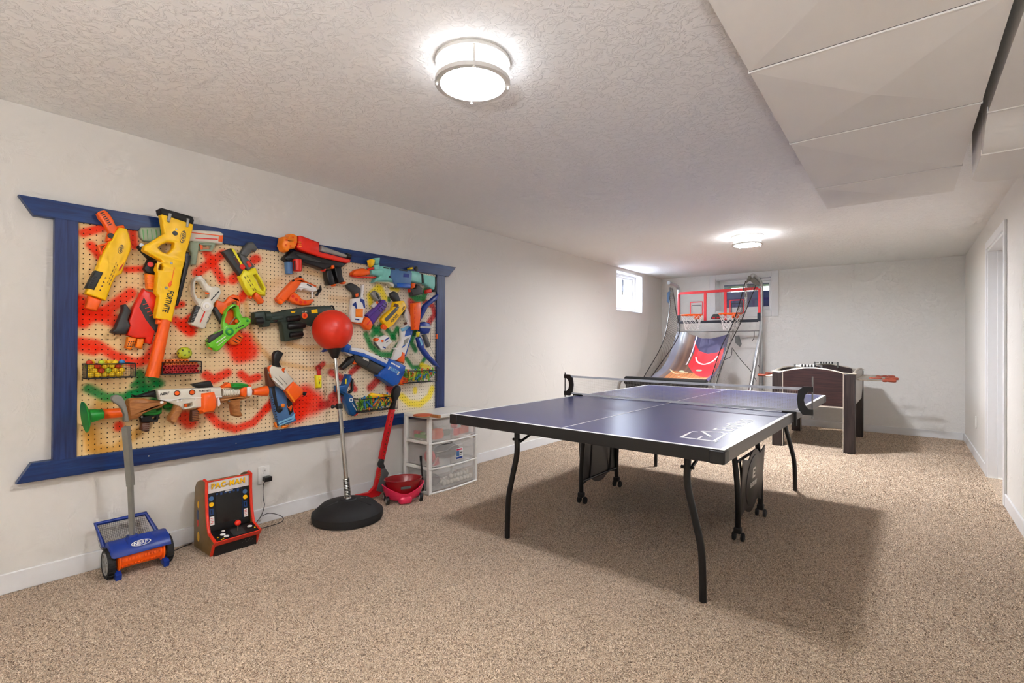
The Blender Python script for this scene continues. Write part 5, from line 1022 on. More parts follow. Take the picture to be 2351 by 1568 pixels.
def quad(name, p, q, y0, y1, mt, off=0., par=None, th=.004):
    """panel spanning profile points p (top) to q (bottom)"""
    P, Q = V((p[0], 0, p[1])), V((q[0], 0, q[1])); d = (Q - P); n = V((-d.z, 0, d.x)).normalized(); n = n if n.x > 0 or n.z > .5 else -n
    vs = [];
    for o_ in (off - th, off):
        for y, b in ((y0, P), (y1, P), (y1, Q), (y0, Q)): vs.append(V((b.x, y, b.z)) + n * o_)
    return MB().add(vs, [(0, 1, 2, 3), (4, 7, 6, 5), (0, 4, 5, 1), (1, 5, 6, 2), (2, 6, 7, 3), (3, 7, 4, 0)]).build(name, mt, par or ac, smooth=0)
mt_, mb_ = (front[1][0] - rec, front[1][1] - .004), (front[2][0] - rec, front[2][1] + .055)
dz_ = front[1][1] - front[5][1]
pT = (front[1][0] - .010, front[1][1] - .006); pM = (front[1][0] - .012, front[1][1] - .072); pB = (front[5][0] - .03, front[5][1] - .004); 
mq = quad('marquee', pT, pM, yi0, yi1, 'marquee'); bzl = quad('bezel', pM, pB, yi0, yi1, 'cab_black', -.001)
def onp(p, q, s, t, off=.002):
    P, Q = V((p[0], 0, p[1])), V((q[0], 0, q[1])); d = Q - P; n = V((-d.z, 0, d.x)).normalized(); n = n if n.x > 0 else -n
    b = P + d * t + n * off; return V((b.x, yi0 + (yi1 - yi0) * s, b.z))
def rect(par, name, p, q, s0, s1, t0, t1, mt, off=.0015):
    a = onp(p, q, 0, t0, 0); b = onp(p, q, 0, t1, 0); return quad(name, (a.x, a.z), (b.x, b.z), yi0 + (yi1 - yi0) * s0, yi0 + (yi1 - yi0) * s1, mt, off, par, .002)
O = onp(pT, pM, .09, .68, .0012); text(mq, 'PAC-MAN', O, onp(pT, pM, .9, .68, .0012) - O, onp(pT, pM, .09, .2, .0012) - O, 'navy', bold=.075, depth=.0006, spacing=1.22); O = O + V((.0008, 0, .001)); text(mq, 'PAC-MAN', O, onp(pT, pM, .9, .68, .0012) - onp(pT, pM, .09, .68, .0012), onp(pT, pM, .09, .2, .0012) - onp(pT, pM, .09, .68, .0012), 'yellow', bold=.045, depth=.0012, spacing=1.22)
scr = rect(bzl, 'screen', pM, pB, .19, .81, .06, .82, 'screen', .0005)
for s0, s1 in ((.02, .16), (.83, .97)):
    rect(bzl, 'bezel_line', pM, pB, s0 if s0 < .5 else s0 - .01, s0 + .008 if s0 < .5 else s0 - .002, .02, .86, 'cab_blue'); rect(bzl, 'card', pM, pB, s0 + .02, s1 - .02, .60, .82, 'white')
    for k in range(4): rect(bzl, 'card_line', pM, pB, s0 + .035, s1 - .04 - .01 * (k % 2), .64 + .04 * k, .652 + .04 * k, 'red', .002)
    for q in ((.0, .03, .40, .56), (.03, .09, .40, .43), (.06, .09, .43, .56), (.03, .06, .53, .56)): rect(bzl, 'maze_line', pM, pB, s0 + .02 + q[0], s0 + .02 + q[1], q[2], q[3], 'cab_blue')
    
    for tt_, m_ in ((.14, 'steel_blue'), (.29, 'yellow')):
        q_ = onp(pM, pB, (s0 + s1) / 2, tt_, .0); e1 = onp(pM, pB, 0, 0, 0) - onp(pM, pB, 0, 1, 0); e1.normalize(); MB().prism([(.0125 * math.cos(2 * PI * k / 16), .0125 * math.sin(2 * PI * k / 16)) for k in range(16)], (q_, V((0, 1, 0)), e1, V((0, 1, 0)).cross(e1)), -.001, .0016).build('badge', m_, bzl)
for k in range(6): rect(bzl, 'maze_line', pM, pB, .2 + .1 * k, .25 + .1 * k, .03, .075 + .02 * (k % 2), 'cab_blue')
rect(bzl, 'title_strip', pM, pB, .42, .6, .015, .04, 'white')
cT, cB = (front[5][0] - .004, front[5][1] + .002), (front[6][0] - .004, front[6][1] + .002)
cp = quad('control_panel', cT, cB, yi0, yi1, 'cab_black', .002)
def cpt(s, t_): P, Q = V((cT[0], 0, cT[1])), V((cB[0], 0, cB[1])); b = P + (Q - P) * t_; return V((b.x, yi0 + (yi1 - yi0) * s, b.z + .004))
for s_, t_, r_ in ((.20, .55, .013), (.25, .80, .013), (.26, .22, .009), (.86, .45, .013)): MB().lathe([(r_, 0), (r_, .004), (r_ * .8, .006), (1e-6, .006)], Matrix.Translation(cpt(s_, t_)), 20).build('button', 'white', cp)
rect(cp, 'stick_plate', cT, cB, .40, .70, .2, .95, 'dark_grey', .0035); q = cpt(.55, .55); MB().tube([q, q + V((0, 0, .035))], .004, 8).build('stick_shaft', 'chrome', cp); MB().ball(q + V((0, 0, .045)), .0165, 18, 12).build('joystick_ball', 'red', cp)
for s_, t_ in ((.06, .6), (.10, .9), (.94, .6), (.15, .85)): rect(cp, 'panel_mark', cT, cB, s_, s_ + .03, t_, t_ + .08, 'yellow', .0035)
box('front_board', (front[6][0] - .045, yi0, .0), (front[6][0] - .035, yi1, front[6][1] - .03), 'cab_black', ac)
quad('front_strip', (front[6][0], front[6][1] + .004), (front[7][0], front[7][1] - .004), ay0, ay1, 'cab_red', .004)
quad('top_board', (pT[0] - .004, pT[1] - .002), (sil[2][0] + .004, sil[2][1] - .01), yi0, yi1, 'cab_side', -.004); box('marquee_lip', (pT[0] - .008, yi0, pT[1] - .002), (pT[0] + .003, yi1, pT[1] + .003), 'cab_red', ac); box('back_board', (sil[1][0], yi0, .01), (sil[1][0] + .008, yi1, sil[3][1] - .01), 'cab_side', ac)
for (x, z), mt_2, s_ in (((.125, .19), 'cab_blue', .030), ((.125, .145), 'red', .022), ((.135, .07), 'yellow', .028), ((.13, .25), 'yellow', .02)):
    MB().prism([(x + s_ * .55 * math.cos(2 * PI * k / 14), z + s_ * math.sin(2 * PI * k / 14)) for k in range(14)], SF(ay0), 0, .0008).build('side_art', mt_2, ac)
for k in range(8): box('speaker_slot', (front[6][0] - .0352, yi1 - .08 + .008 * k, .03 + .006 * (k % 3)), (front[6][0] - .0345, yi1 - .076 + .008 * k, .034 + .006 * (k % 3)), 'grey', ac)

# ================================================================== outlet, plug, cables
ol = thing('wall_outlet', 'white duplex wall outlet above the baseboard behind the arcade cabinet', 'outlet', (0, 1.539, .252)); box('plate', (0, 1.502, .252), (.006, 1.576, .368), 'white', ol, .003); box('receptacle', (.004, 1.52, .262), (.008, 1.558, .358), 'white', ol, .002)
for y in (1.532, 1.546): box('slot', (.0075, y - .0015, .332), (.0084, y + .0015, .342), 'black', ol)
box('slot', (.0075, 1.537, .320), (.0084, 1.541, .325), 'black', ol)
pg = thing('power_adapter', 'black power adapter plugged into the white wall outlet', 'adapter', (.02, 1.54, .27)); box('body', (.0086, 1.528, .272), (.05, 1.575, .302), 'black', pg, .004)
cb = MB().tube(curve([(.03, 1.535, .27), (.035, 1.522, .25), (.03, 1.525, .17), (.04, 1.528, .12), (.05, 1.50, .06), (.06, 1.44, .012), (.09, 1.38, .006)]), .0022, 6); cb.build('cord', 'black', pg)
MB().tube(curve([(.05, 1.50, .06), (.045, 1.56, .065), (.06, 1.63, .03), (.09, 1.62, .006), (.11, 1.52, .005), (.09, 1.42, .005)]), .0022, 6).build('cord', 'black', pg)
MB().tube(curve([(.06, .99, .01), (.10, .965, .006), (.06, 1.05, .008), (.05, 1.11, .012)]), .0025, 6).build('cable', 'black', label='thin black cable on the carpet between arcade cabinet and toy sweeper', cat='cable')
ro = thing('wall_outlet', 'white outlet cover low on the door wall near the back corner', 'outlet', (XR, 7.06, .31)); box('plate', (XR - .006, 7.025, .312), (XR, 7.095, .437), 'white', ro, .002); box('receptacle', (XR - .008, 7.04, .33), (XR - .005, 7.08, .42), 'white', ro, .001)

# ================================================================== toy dart sweeper
sw = thing('toy_sweeper', 'blue and orange push toy sweeper with grey pole by the wall', 'toy sweeper', (.17, .82, 0))
for y, s in ((.700, -1), (.945, 1)):
    W_ = Matrix.Translation((.178, y, .072)) @ Matrix.Rotation(PI / 2, 4, 'X')
    wh = MB().lathe([(.05, -.014), (.068, -.016), (.072, -.010), (.072, .010), (.068, .016), (.05, .014)], W_, 32, caps=False).build('wheel', 'black_matte', sw, closed=False)
    mat('rim_grey', (150, 148, 144), .4); MB().lathe([(.054, -.015), (.046, -.016), (.044, -.006), (.044, .006), (.046, .016), (.054, .015)], W_, 32, caps=False).build('rim', 'rim_grey', wh, closed=False)
    for k in range(7): MB().box((.010, -.005, -.014), (.048, .005, .014), W_ @ Matrix.Rotation(k * 2 * PI / 7, 4, 'Z')).build('spoke', 'rim_grey', wh)
    MB().lathe([(.010, -.019), (.015, -.017), (.015, .017), (.010, .019)], W_, 14).build('hub', 'rim_grey', wh)
    for k in range(18): MB().box((.070, -.004, -.013), (.0745, .004, .013), W_ @ Matrix.Rotation(k * 2 * PI / 18, 4, 'Z')).build('tread', 'black_matte', wh)
    MB().prism([(.20, .012), (.255, .002), (.262, .03), (.225, .05), (.205, .05)], SF(y - s * .022), -.012, .012, .002).build('skid', 'navy', sw)
RM = Matrix.Translation((.195, .722, .082)) @ Matrix.Rotation(-PI / 2, 4, 'X'); MB().lathe([(.05, 0), (.058, .004), (.058, .01), (.046, .014), (.043, .10), (.046, .186), (.058, .19), (.058, .196), (.05, .2)], RM, 28).build('roller', 'orange', sw)
for k in range(13):
    y = .742 + k * .0133
    for a in (-.5, .15, .8): MB().prism([(-.004, 0), (.012, .006), (.012, -.006)], (V((.195, y, .082)) + V((math.cos(a), 0, math.sin(a))) * .040, V((math.cos(a), 0, math.sin(a))), V((-math.sin(a), 0, math.cos(a))), V((0, 1, 0))), -.004, .004).build('roller_tooth', 'orange', sw)
hd = [(.10, .135), (.13, .165), (.17, .172), (.22, .155), (.25, .125), (.253, .112), (.23, .118), (.17, .138), (.12, .125)]
MB().prism(hd, SF(.82), -.125, .125, .012).build('hood', 'navy', sw, bevel=.003); MB().prism([(.13, .16), (.17, .178), (.215, .164), (.24, .138), (.225, .135), (.17, .15)], SF(.82), -.055, .055, .01).build('hood_crest', 'navy', sw)
u_ = V((0, 1, 0)); v_ = V((-.69, 0, .72)).normalized(); n0_ = u_.cross(v_); P_ = V((.2275, .82, .151)) + n0_ * .0015; text(sw, 'NERF', P_ - u_ * .033 - v_ * .009, u_ * .062, v_ * .018, 'white', bold=.02, shear=.15)
n = 24; fr_ = (P_, u_, v_, n0_); MB().prism([(.042 * math.cos(2 * PI * k / n), .0155 * math.sin(2 * PI * k / n)) for k in range(n)], fr_, -.003, .001, 0, [[(.038 * math.cos(2 * PI * k / n), .013 * math.sin(2 * PI * k / n)) for k in range(n)]]).build('oval_outline', 'white', sw)
fb = [(.12, .695, .14), (.055, .672, .245), (.055, .885, .245), (.12, .925, .14)]
MB().tube(fb, .011, 10).build('catcher_frame', 'navy', sw); mb = MB(); nn = 26
vs = []
for j in range(nn + 1):
    for i in range(nn + 1):
        s_, t_ = i / nn, j / nn; y = .69 + (.235) * s_; top = V((.055, .672 + .213 * s_, .24)); bot = V((.11, .70 + .22 * s_, .13)); q = top.lerp(bot, t_); q.x -= .03 * math.sin(PI * t_) * math.sin(PI * s_); q.z -= .05 * math.sin(PI * t_); vs.append(q)
mb.add(vs, [(j * (nn + 1) + i, j * (nn + 1) + i + 1, (j + 1) * (nn + 1) + i + 1, (j + 1) * (nn + 1) + i) for j in range(nn) for i in range(nn)]); wire(mb.build('catcher_net', 'black', sw, smooth=0, closed=False), .0016)
pA, pB_, pC_ = on(0, .165, 304, 1236), on(0, .19, 300, 1115), on(0, .215, 289, 980)
def sq(name, p, q, w_, mt): MB().tube([p, q], w_ * .72, 4).build(name, mt, sw, smooth=0)
mat('pole_grey', (128, 126, 118), .45); sq('pole', pA, pB_ + (pC_ - pB_) * .1, .019, 'pole_grey'); sq('pole_sleeve', pB_, pC_, .026, 'pole_grey'); MB().box((pA.x - .02, pA.y - .022, pA.z - .03), (pA.x + .022, pA.y + .022, pA.z + .02)).build('socket', 'navy', sw, bevel=.004)
crop(G_); k_ = XO; XO = 0.
MB().prism(L2([(490, 600), (505, 562), (560, 545), (610, 560), (650, 620), (680, 720), (695, 800), (700, 860), (640, 860), (642, 780), (610, 700), (560, 655), (520, 635)], .235), WF, .205, .235, .006).build('handle', 'pole_grey', sw); XO = k_

# ================================================================== toy hockey stick
crop((800, 860, 4.9)); k_ = XO; XO = 0.
hs = thing('hockey_stick', 'red toy hockey stick with black butt leaning against the wall', 'hockey stick', wp((300, 1370), .18)); XH = .185
def hp(name, pts, mt, x1=XH, x0=XH - .026, b=.004): return MB().prism(L2(pts, x1), WF, x0, x1, b).build(name, mt, hs)
hp('blade', [(80, 1372), (95, 1358), (240, 1328), (300, 1262), (325, 1160), (345, 1045), (372, 1062), (372, 1110), (318, 1300), (380, 1325), (345, 1368), (225, 1392)], 'deep_red'); hp('heel_plate', [(370, 1062), (415, 1048), (457, 1108), (440, 1160), (400, 1305), (380, 1325), (316, 1306), (372, 1115)], 'grey', XH + .004)
sh = hp('shaft', [(357, 950), (410, 956), (528, 395), (478, 395)], 'deep_red'); hp('ferrule', [(352, 1000), (372, 955), (408, 958), (400, 1000), (418, 1050), (370, 1062), (350, 1020)], 'dark_grey', XH + .001); hp('butt', [(478, 395), (528, 395), (550, 290), (580, 240), (596, 175), (590, 135), (570, 122), (535, 140), (512, 180), (505, 230), (520, 300)], 'black', XH + .002, XH - .028, .008)
for i in range(12): x, y = 392 + i * 9.1, 912 - i * 43; MB().prism(L2([(x - 8, y), (x, y - 12), (x + 8, y), (x, y + 12)], XH + .0006), WF, XH - .003, XH + .0006).build('grip_hole', 'brown', sh)
for i in range(4): hp('stripe', [(340 - i * 4, 1100 + i * 22), (388, 1080 + i * 22), (386, 1086 + i * 22), (340 - i * 4, 1106 + i * 22)], 'toy_wood', XH + .0008, XH - .002, 0)
XO = k_

# ================================================================== toy wagon
wg = thing('toy_wagon', 'small pink toy wagon with dark red tub and black handle', 'toy wagon', (.352, 2.40, 0)); WM = Matrix.Translation((.352, 2.40, 0)) @ Matrix.Rotation(-.5, 4, 'Z')
mat('tub_red', (150, 14, 22), .25, coat=.4)
MB().lathe([(.06, .052), (.085, .06), (.105, .10), (.122, .165), (.126, .168), (.124, .172), (.116, .168), (.098, .10), (.07, .068), (1e-6, .066)], WM, 40, sx=.82, sy=1.12).build('tub', 'tub_red', wg)
mb = MB(); nn = 48; vs = []; fs = []
for i in range(nn):
    a = 2 * PI * i / nn; rim = .075 + .062 * abs(math.cos(a + PI / 2)) ** 1.5
    for r_, z_ in ((.07, .018), (.098, .03), (.112, .05), (.118 + .016 * (rim - .06) / .07, rim), (.112 + .016 * (rim - .06) / .07, rim + .002), (.10, .05), (.075, .035)):
        vs.append(WM @ V((r_ * .86 * math.cos(a), r_ * 1.16 * math.sin(a), z_)))
for i in range(nn):
    for j in range(6): fs.append((i * 7 + j, ((i + 1) % nn) * 7 + j, ((i + 1) % nn) * 7 + j + 1, i * 7 + j + 1))
mb.add(vs, fs); mb.build('chassis', 'pink', wg, closed=False)
MB().box((.0, -.05, .002), (.108, .05, .062), WM).build('nose', 'pink', wg, bevel=.026, seg=5); MB().box((.1, -.035, .115), (.106, .035, .132), WM @ Matrix.Translation((-.004, 0, 0))).build('badge', 'grey', wg, bevel=.002)
for x, y in ((.05, .11), (-.06, .11), (.05, -.11), (-.06, -.11)):
    wl = MB().lathe([(.010, -.011), (.028, -.011), (.03, -.007), (.03, .007), (.028, .011), (.010, .011)], WM @ Matrix.Translation((x, y * 1.1, .03)) @ Matrix.Rotation(PI / 2, 4, 'X'), 24).build('wheel', 'black', wg); MB().lathe([(.014, -.013), (.014, .013)], WM @ Matrix.Translation((x, y * 1.1, .03)) @ Matrix.Rotation(PI / 2, 4, 'X'), 14).build('hub', 'white', wl)
hb, ht = on(1, 2.57, 972, 1122), on(1, 2.57, 966, 1050); MB().tube([hb, ht], .007, 8).build('handle', 'black', wg); MB().tube([ht + (hb - ht) * .12, ht + V((0, 0, .012))], .010, 8).build('handle_grip', 'black', wg); MB().tube([hb + V((-.03, -.06, -.02)), hb + V((0, 0, -.005)), hb + V((.0, .0, .012))], .012, 8).build('hitch', 'black', wg)

# ================================================================== drawer tower and paddle
dw = thing('drawer_tower', 'white plastic three drawer tower with cloudy clear drawers', 'drawers', (.255, 2.885, 0)); X0, X1, Y0, Y1, ZT = .10, .405, 2.607, 3.16, .612
mat('plastic_white', (230, 228, 222), .35, var=.02); mat('cloudy', (226, 223, 218), .3, var=.02, alpha=.26)
def bow(z0, z1, x0, name, mt, th=None, y0=Y0, y1=Y1, off=0., par=None, bev=.004):
    n = 12; out = [(X1 + off + .022 * math.sin(PI * i / n), y0 + (y1 - y0) * i / n) for i in range(n + 1)]
    inn = [(x0, y1), (x0, y0)] if th is None else [(x - th, y) for x, y in reversed(out)]
    return MB().prism(out + inn, (V((0, 0, 0)), V((1, 0, 0)), V((0, 1, 0)), V((0, 0, 1))), z0, z1, 0).build(name, mt, par or dw, bevel=bev)
bow(ZT - .028, ZT, X0, 'top', 'plastic_white', off=.004)
for x, y in ((X0, Y0), (X0, Y1 - .03), (X1 - .03, Y0), (X1 - .03, Y1 - .03)): box('post', (x, y, 0), (x + .03, y + .03, ZT - .028), 'plastic_white', dw, .004)
zs = [.012, .198, .396]
for z in (0., .186, .384):
    for y in (Y0 + .003, Y1 - .018): box('rail', (X0 + .03, y, z), (X1 - .03, y + .015, z + .022), 'plastic_white', dw, .002)
    box('rail', (X0, Y0 + .03, z), (X0 + .015, Y1 - .03, z + .022), 'plastic_white', dw, .002); bow(z, z + .014, 0, 'rail', 'plastic_white', .02)
for k, z in enumerate(zs):
    dz0, dz1 = z + .012, z + .172
    dwr = bow(dz0, dz1, 0, 'drawer', 'cloudy', .004, Y0 + .034, Y1 - .034, .002, None, 0)
    for y in (Y0 + .034, Y1 - .037): box('drawer_side', (X0 + .02, y, dz0), (X1 - .002, y + .003, dz1 - .01), 'cloudy', dwr)
    box('drawer_back', (X0 + .02, Y0 + .038, dz0), (X0 + .023, Y1 - .038, dz1 - .01), 'cloudy', dwr); box('drawer_floor', (X0 + .02, Y0 + .038, dz0), (X1, Y1 - .038, dz0 + .003), 'cloudy', dwr)
    MB().tube(curve([(X1 + .012, Y0 + .06, dz1 - .048), (X1 + .024, Y0 + .17, dz1 - .047), (X1 + .027, Y0 + .22, dz1 - .022), (X1 + .027, Y1 - .22, dz1 - .022), (X1 + .024, Y1 - .17, dz1 - .047), (X1 + .012, Y1 - .06, dz1 - .048)], 4), .003, 6).build('pull_lip', 'cloudy', dwr)
st_ = thing('price_sticker', 'white and blue product label stuck on the middle drawer front', 'label', (X1 + .025, 2.91, .27)); sx = X1 + .0255
box('paper', (sx - .001, 2.872, .232), (sx, 2.952, .322), 'white', st_); box('print_band', (sx, 2.876, .236), (sx + .0005, 2.948, .25), 'navy', st_); box('print_block', (sx, 2.878, .256), (sx + .0005, 2.912, .30), 'steel_blue', st_); box('print_line', (sx, 2.917, .28), (sx + .0005, 2.946, .288), 'dark_grey', st_); box('print_line', (sx, 2.917, .262), (sx + .0005, 2.946, .27), 'dark_grey', st_); box('print_line', (sx, 2.88, .304), (sx + .0005, 2.944, .315), 'pink', st_)
def inside(name, label, cat, mb, mt): mb.build(name, mt, label=label, cat=cat, group='toys seen through the cloudy drawers', bevel=.004)
z3, z2, z1_ = zs[2] + .016, zs[1] + .016, zs[0] + .016
R_ = lambda x, y, z, a: Matrix.Translation((x, y, z)) @ Matrix.Rotation(a, 4, 'Z')
inside('toy_part', 'bright orange toy block at the front of the top drawer', 'toy', MB().box((-.03, -.05, 0), (.03, .05, .075), R_(.345, 2.735, z3, .15)).box((-.02, .05, .01), (.02, .075, .04), R_(.345, 2.735, z3, .15)), 'orange')
inside('toy_part', 'orange toy pieces at the far end of the top drawer', 'toy', MB().box((-.02, -.03, 0), (.02, .03, .055), R_(.35, 2.96, z3, .5)).ball((.35, 2.93, z3 + .085), .03, 12, 8), 'red')
inside('toy_part', 'green toy lying along the top drawer side', 'toy', MB().box((-.07, -.012, 0), (.07, .012, .03), R_(.24, 2.68, z3, .2)).box((-.02, -.01, .03), (.02, .01, .05), R_(.25, 2.68, z3, .2)), 'lime')
inside('toy_part', 'red toy at the back of the top drawer side', 'toy', MB().box((-.035, -.02, 0), (.035, .02, .05), R_(.18, 2.69, z3, -.2)), 'red')
inside('toy_part', 'small green knob behind the orange block', 'toy', MB().ball((.28, 2.73, z3 + .075), .022, 12, 8).box((.272, 2.722, z3), (.288, 2.738, z3 + .07)), 'lemon')
inside('toy_part', 'grey green toy gun in the top drawer middle', 'toy', MB().box((-.02, -.07, 0), (.02, .07, .045), R_(.30, 2.85, z3, .1)), 'sage')
inside('toy_part', 'orange toy blaster at the right of the top drawer', 'toy', MB().box((-.02, -.05, 0), (.02, .05, .05), R_(.33, 3.06, z3, .1)).box((-.02, -.01, .05), (.02, .03, .1), R_(.33, 3.06, z3, .1)), 'orange')
inside('toy_disc', 'red foam disc standing in the middle drawer', 'toy', MB().lathe([(.055, -.012), (.055, .012)], Matrix.Translation((.31, 2.70, z2 + .056)) @ Matrix.Rotation(PI / 2, 4, 'X'), 24), 'red')
inside('toy_part', 'dark red toy wedge low in the middle drawer', 'toy', MB().prism([(-.03, 0), (.03, 0), (.025, .06), (.0, .03)], (V((.37, 2.70, z2)), V((0, 1, 0)), V((0, 0, 1)), V((1, 0, 0))), 0, .02, .002), 'deep_red')
inside('storage_bag', 'large dark rounded case filling the middle drawer', 'case', MB().ball((.27, 2.92, z2 + .06), .06, 20, 12, (1.3, 2.4, .98)), 'black_matte')
inside('storage_bag', 'dark bundle at the near end of the bottom drawer', 'case', MB().ball((.30, 2.73, z1_ + .05), .05, 16, 10, (1.4, 1.3, 1)), 'dark_grey')
FB = meshof(MB().ball((0, 0, 0), .02, 12, 8), 'foam_ball', 'cream')
for j in range(5):
    for i in range(9):
        if (j == 4 and i < 5) or (j == 3 and i < 3): continue
        inst(FB, 'foam_ball', (X1 - .03 - .041 * (j % 3) - .02 * (j > 2), 2.795 + .038 * i - (.019 if j in (1, 3) else 0) if i or j not in (1, 3) else 2.81, z1_ + .021 + (.036 if j > 2 else 0)), label='white foam ball in the bottom drawer of the tower', cat='ball', group='white foam balls in the bottom drawer')
pd = thing('table_tennis_paddle', 'table tennis paddle with red rubber lying on the drawer tower', 'paddle', (.30, 2.72, ZT)); mat('rubber_paddle', (196, 86, 50), .6)
q0, q1 = on(2, ZT + .01, 972, 952.5), on(2, ZT + .01, 1010, 957); ax = (q1 - q0); ax.z = 0; ax.normalize(); PM = Matrix.Translation((q0.x, q0.y, ZT + .001)) @ Matrix.Rotation(math.atan2(ax.y, ax.x), 4, 'Z')
FRP = lambda z: (PM @ V((0, 0, 0)), PM.to_3x3() @ V((1, 0, 0)), PM.to_3x3() @ V((0, 1, 0)), V((0, 0, 1)))
bl_ = [(.078 * math.cos(a), .075 * math.sin(a)) for a in [.5 + (2 * PI - 1.0) * k / 28 for k in range(29)]]
MB().prism(bl_ + [(.10, -.014), (.105, -.012), (.105, .012), (.10, .014)], FRP(0), .002, .008).build('blade', 'toy_wood', pd); MB().prism(bl_, FRP(0), .008, .0105, .0005).build('rubber', 'rubber_paddle', pd); MB().prism([(.085, -.013), (.165, -.016), (.17, 0), (.165, .016), (.085, .013)], FRP(0), 0, .022, .006).build('handle', 'toy_wood', pd)
# ================================================================== foosball table
fz = thing('foosball_table', 'dark wood foosball table with red handled rods against the back wall', 'foosball table', (2.45, 7.12, 0)); FX0, FX1, FY0, FY1 = 2.05, 2.86, 6.44, 7.82
mat('trim_silver', (196, 186, 172), .4, .3); mat('field', (60, 110, 70), .6); mat('rod_steel', (196, 194, 188), .2, 1.)
mat('side_grey', (176, 170, 162), .35)
for x, y in ((FX0, FY0), (FX1 - .115, FY0), (FX0, FY1 - .115), (FX1 - .115, FY1 - .115)):
    lg = box('leg', (x + .004, y, 0), (x + .111, y + .115, .86 if y < 7 else .85), 'dark_walnut_z', fz, .012)
    box('edge_strip', (x - .0 if x > 2.4 else x + .111, y + .002, 0), (x + .006 if x > 2.4 else x + .117, y + .02, .86), 'trim_silver', lg)
n = 14
for y in (FY0 + .012, FY1 - .03):
    arc = [(FX0 + .115 + (.58) * i / n, .862 + .045 * math.sin(PI * i / n)) for i in range(n + 1)]
    MB().prism([(FX0 + .115, .5), (FX1 - .115, .5)] + arc[::-1], (V((0, y, 0)), V((1, 0, 0)), V((0, 0, 1)), V((0, -1, 0))), -.02, 0).build('end_panel', 'dark_walnut', fz)
    MB().tube([V((x, y + .01, z + .004)) for x, z in arc], .011, 6).build('arched_trim', 'trim_silver', fz); box('bottom_trim', (FX0 + .115, y - .002, .485), (FX1 - .115, y + .022, .50), 'trim_silver', fz)
for x in (FX0 + .01, FX1 - .035):
    arc = [(FY0 + .1 + (FY1 - FY0 - .2) * i / n, .862 + .02 * math.sin(PI * i / n)) for i in range(n + 1)]
    MB().prism([(FY0 + .1, .64), (FY0 + .3, .52), (FY1 - .3, .52), (FY1 - .1, .64)] + arc[::-1], (V((x, 0, 0)), V((0, 1, 0)), V((0, 0, 1)), V((1, 0, 0))), 0, .025).build('side_panel', 'side_grey' if x > 2.4 else 'dark_walnut', fz); MB().tube([V((x + .012, y, z + .006)) for y, z in arc], .014, 6).build('side_rail', 'trim_silver', fz)
for x in (FX0 + .06, FX1 - .06):
    for y in (FY0 + .06, FY1 - .06): MB().box((x - .062, y - .062, .858), (x + .062, y + .062, .868)).build('corner_plate', 'trim_silver', fz, bevel=.01)
box('field', (FX0 + .035, FY0 + .03, .70), (FX1 - .035, FY1 - .05, .71), 'field', fz)
for i in range(8):
    y = FY0 + .19 + i * .143; side = 1 if i in (0, 2, 3, 5, 6) else -1; ext = (.33, .30, .20, .345, .3, .25, .31, .3)[i]; z = .795
    x0, x1 = (FX0 - .1, FX1 + ext) if side > 0 else (FX0 - .12, FX1 + .24)
    rd = MB().tube([(x0, y, z), (x1, y, z)], .0075, 8).build('rod', 'rod_steel', fz)
    hx = x1 if side > 0 else x0 - .1; MB().lathe([(.010, 0), (.016, .01), (.0165, .03), (.012, .045), (.015, .06), (.017, .10), (.014, .118), (.008, .122)], Matrix.Translation((x1 - .11, y, z)) @ Matrix.Rotation(PI / 2, 4, 'Y') if side > 0 else Matrix.Translation((x0 + .02, y, z)) @ Matrix.Rotation(-PI / 2, 4, 'Y'), 14).build('handle', 'handle_wood', rd)
    for k in range((1, 2, 3, 5, 5, 3, 2, 1)[i]):
        x = FX0 + .4 + (k - ((1, 2, 3, 5, 5, 3, 2, 1)[i] - 1) / 2) * .13; MB().box((x - .012, y - .008, z - .065), (x + .012, y + .008, z + .02)).ball((x, y, z + .03), .011, 8, 6).build('player', 'deep_red' if i % 2 else 'cream', rd)
for y, x0 in ((FY0 + .06, 2.28), (FY1 - .06, 2.32)):
    z = .935; MB().tube([(x0, y, z), (x0 + .26, y, z)], .004, 6).build('score_rod', 'rod_steel', fz)
    for x in (x0, x0 + .26): box('score_post', (x - .008, y - .01, .87), (x + .008, y + .01, z + .012), 'grey', fz)
    for k in range(10): MB().box((x0 + .05 + k * .016, y - .012, z - .012), (x0 + .062 + k * .016, y + .012, z + .014)).build('score_bead', 'black' if k % 2 else 'white', fz, bevel=.002)

# ================================================================== basketball arcade game
bg_ = thing('basketball_game', 'two hoop arcade basketball game with netting in the far corner', 'basketball game', (1.0, 7.0, 0))
bL, bR = V((.495, 7.683, 0)), V((1.69, 7.602, 0)); bu = (bR - bL).normalized(); bn = V((bu.y, -bu.x, 0)); bw = (bR - bL).length
BF = (bL, bu, V((0, 0, 1)), bn)
mat('acrylic', (226, 228, 226), .08, var=.01, alpha=.05); mat('frame_red', (222, 58, 64), .35); mat('frame_dark', (40, 44, 54), .4); mat('silver', (176, 176, 176), .3, .75); mat('foam_black', (16, 15, 15), .85)
def bp_(name, s0, s1, z0, z1, mt, d0=0., d1=.02, bev=.004): return MB().prism([(s0, z0), (s1, z0), (s1, z1), (s0, z1)], BF, d0, d1).build(name, mt, bg_, bevel=bev)
bb_ = bp_('backboard', .03, bw - .03, 1.50, 1.95, 'acrylic', .004, .008, 0)
bp_('frame_top', 0.03, bw - .03, 1.94, 1.98, 'frame_red'); bp_('frame_side', 0, .03, 1.62, 1.96, 'frame_red'); bp_('frame_side', bw - .03, bw, 1.62, 1.96, 'frame_red'); bp_('frame_corner', 0, .04, 1.50, 1.62, 'frame_dark'); bp_('frame_corner', bw - .04, bw, 1.50, 1.62, 'frame_dark'); bp_('frame_bottom', .03, bw - .03, 1.49, 1.53, 'frame_dark')
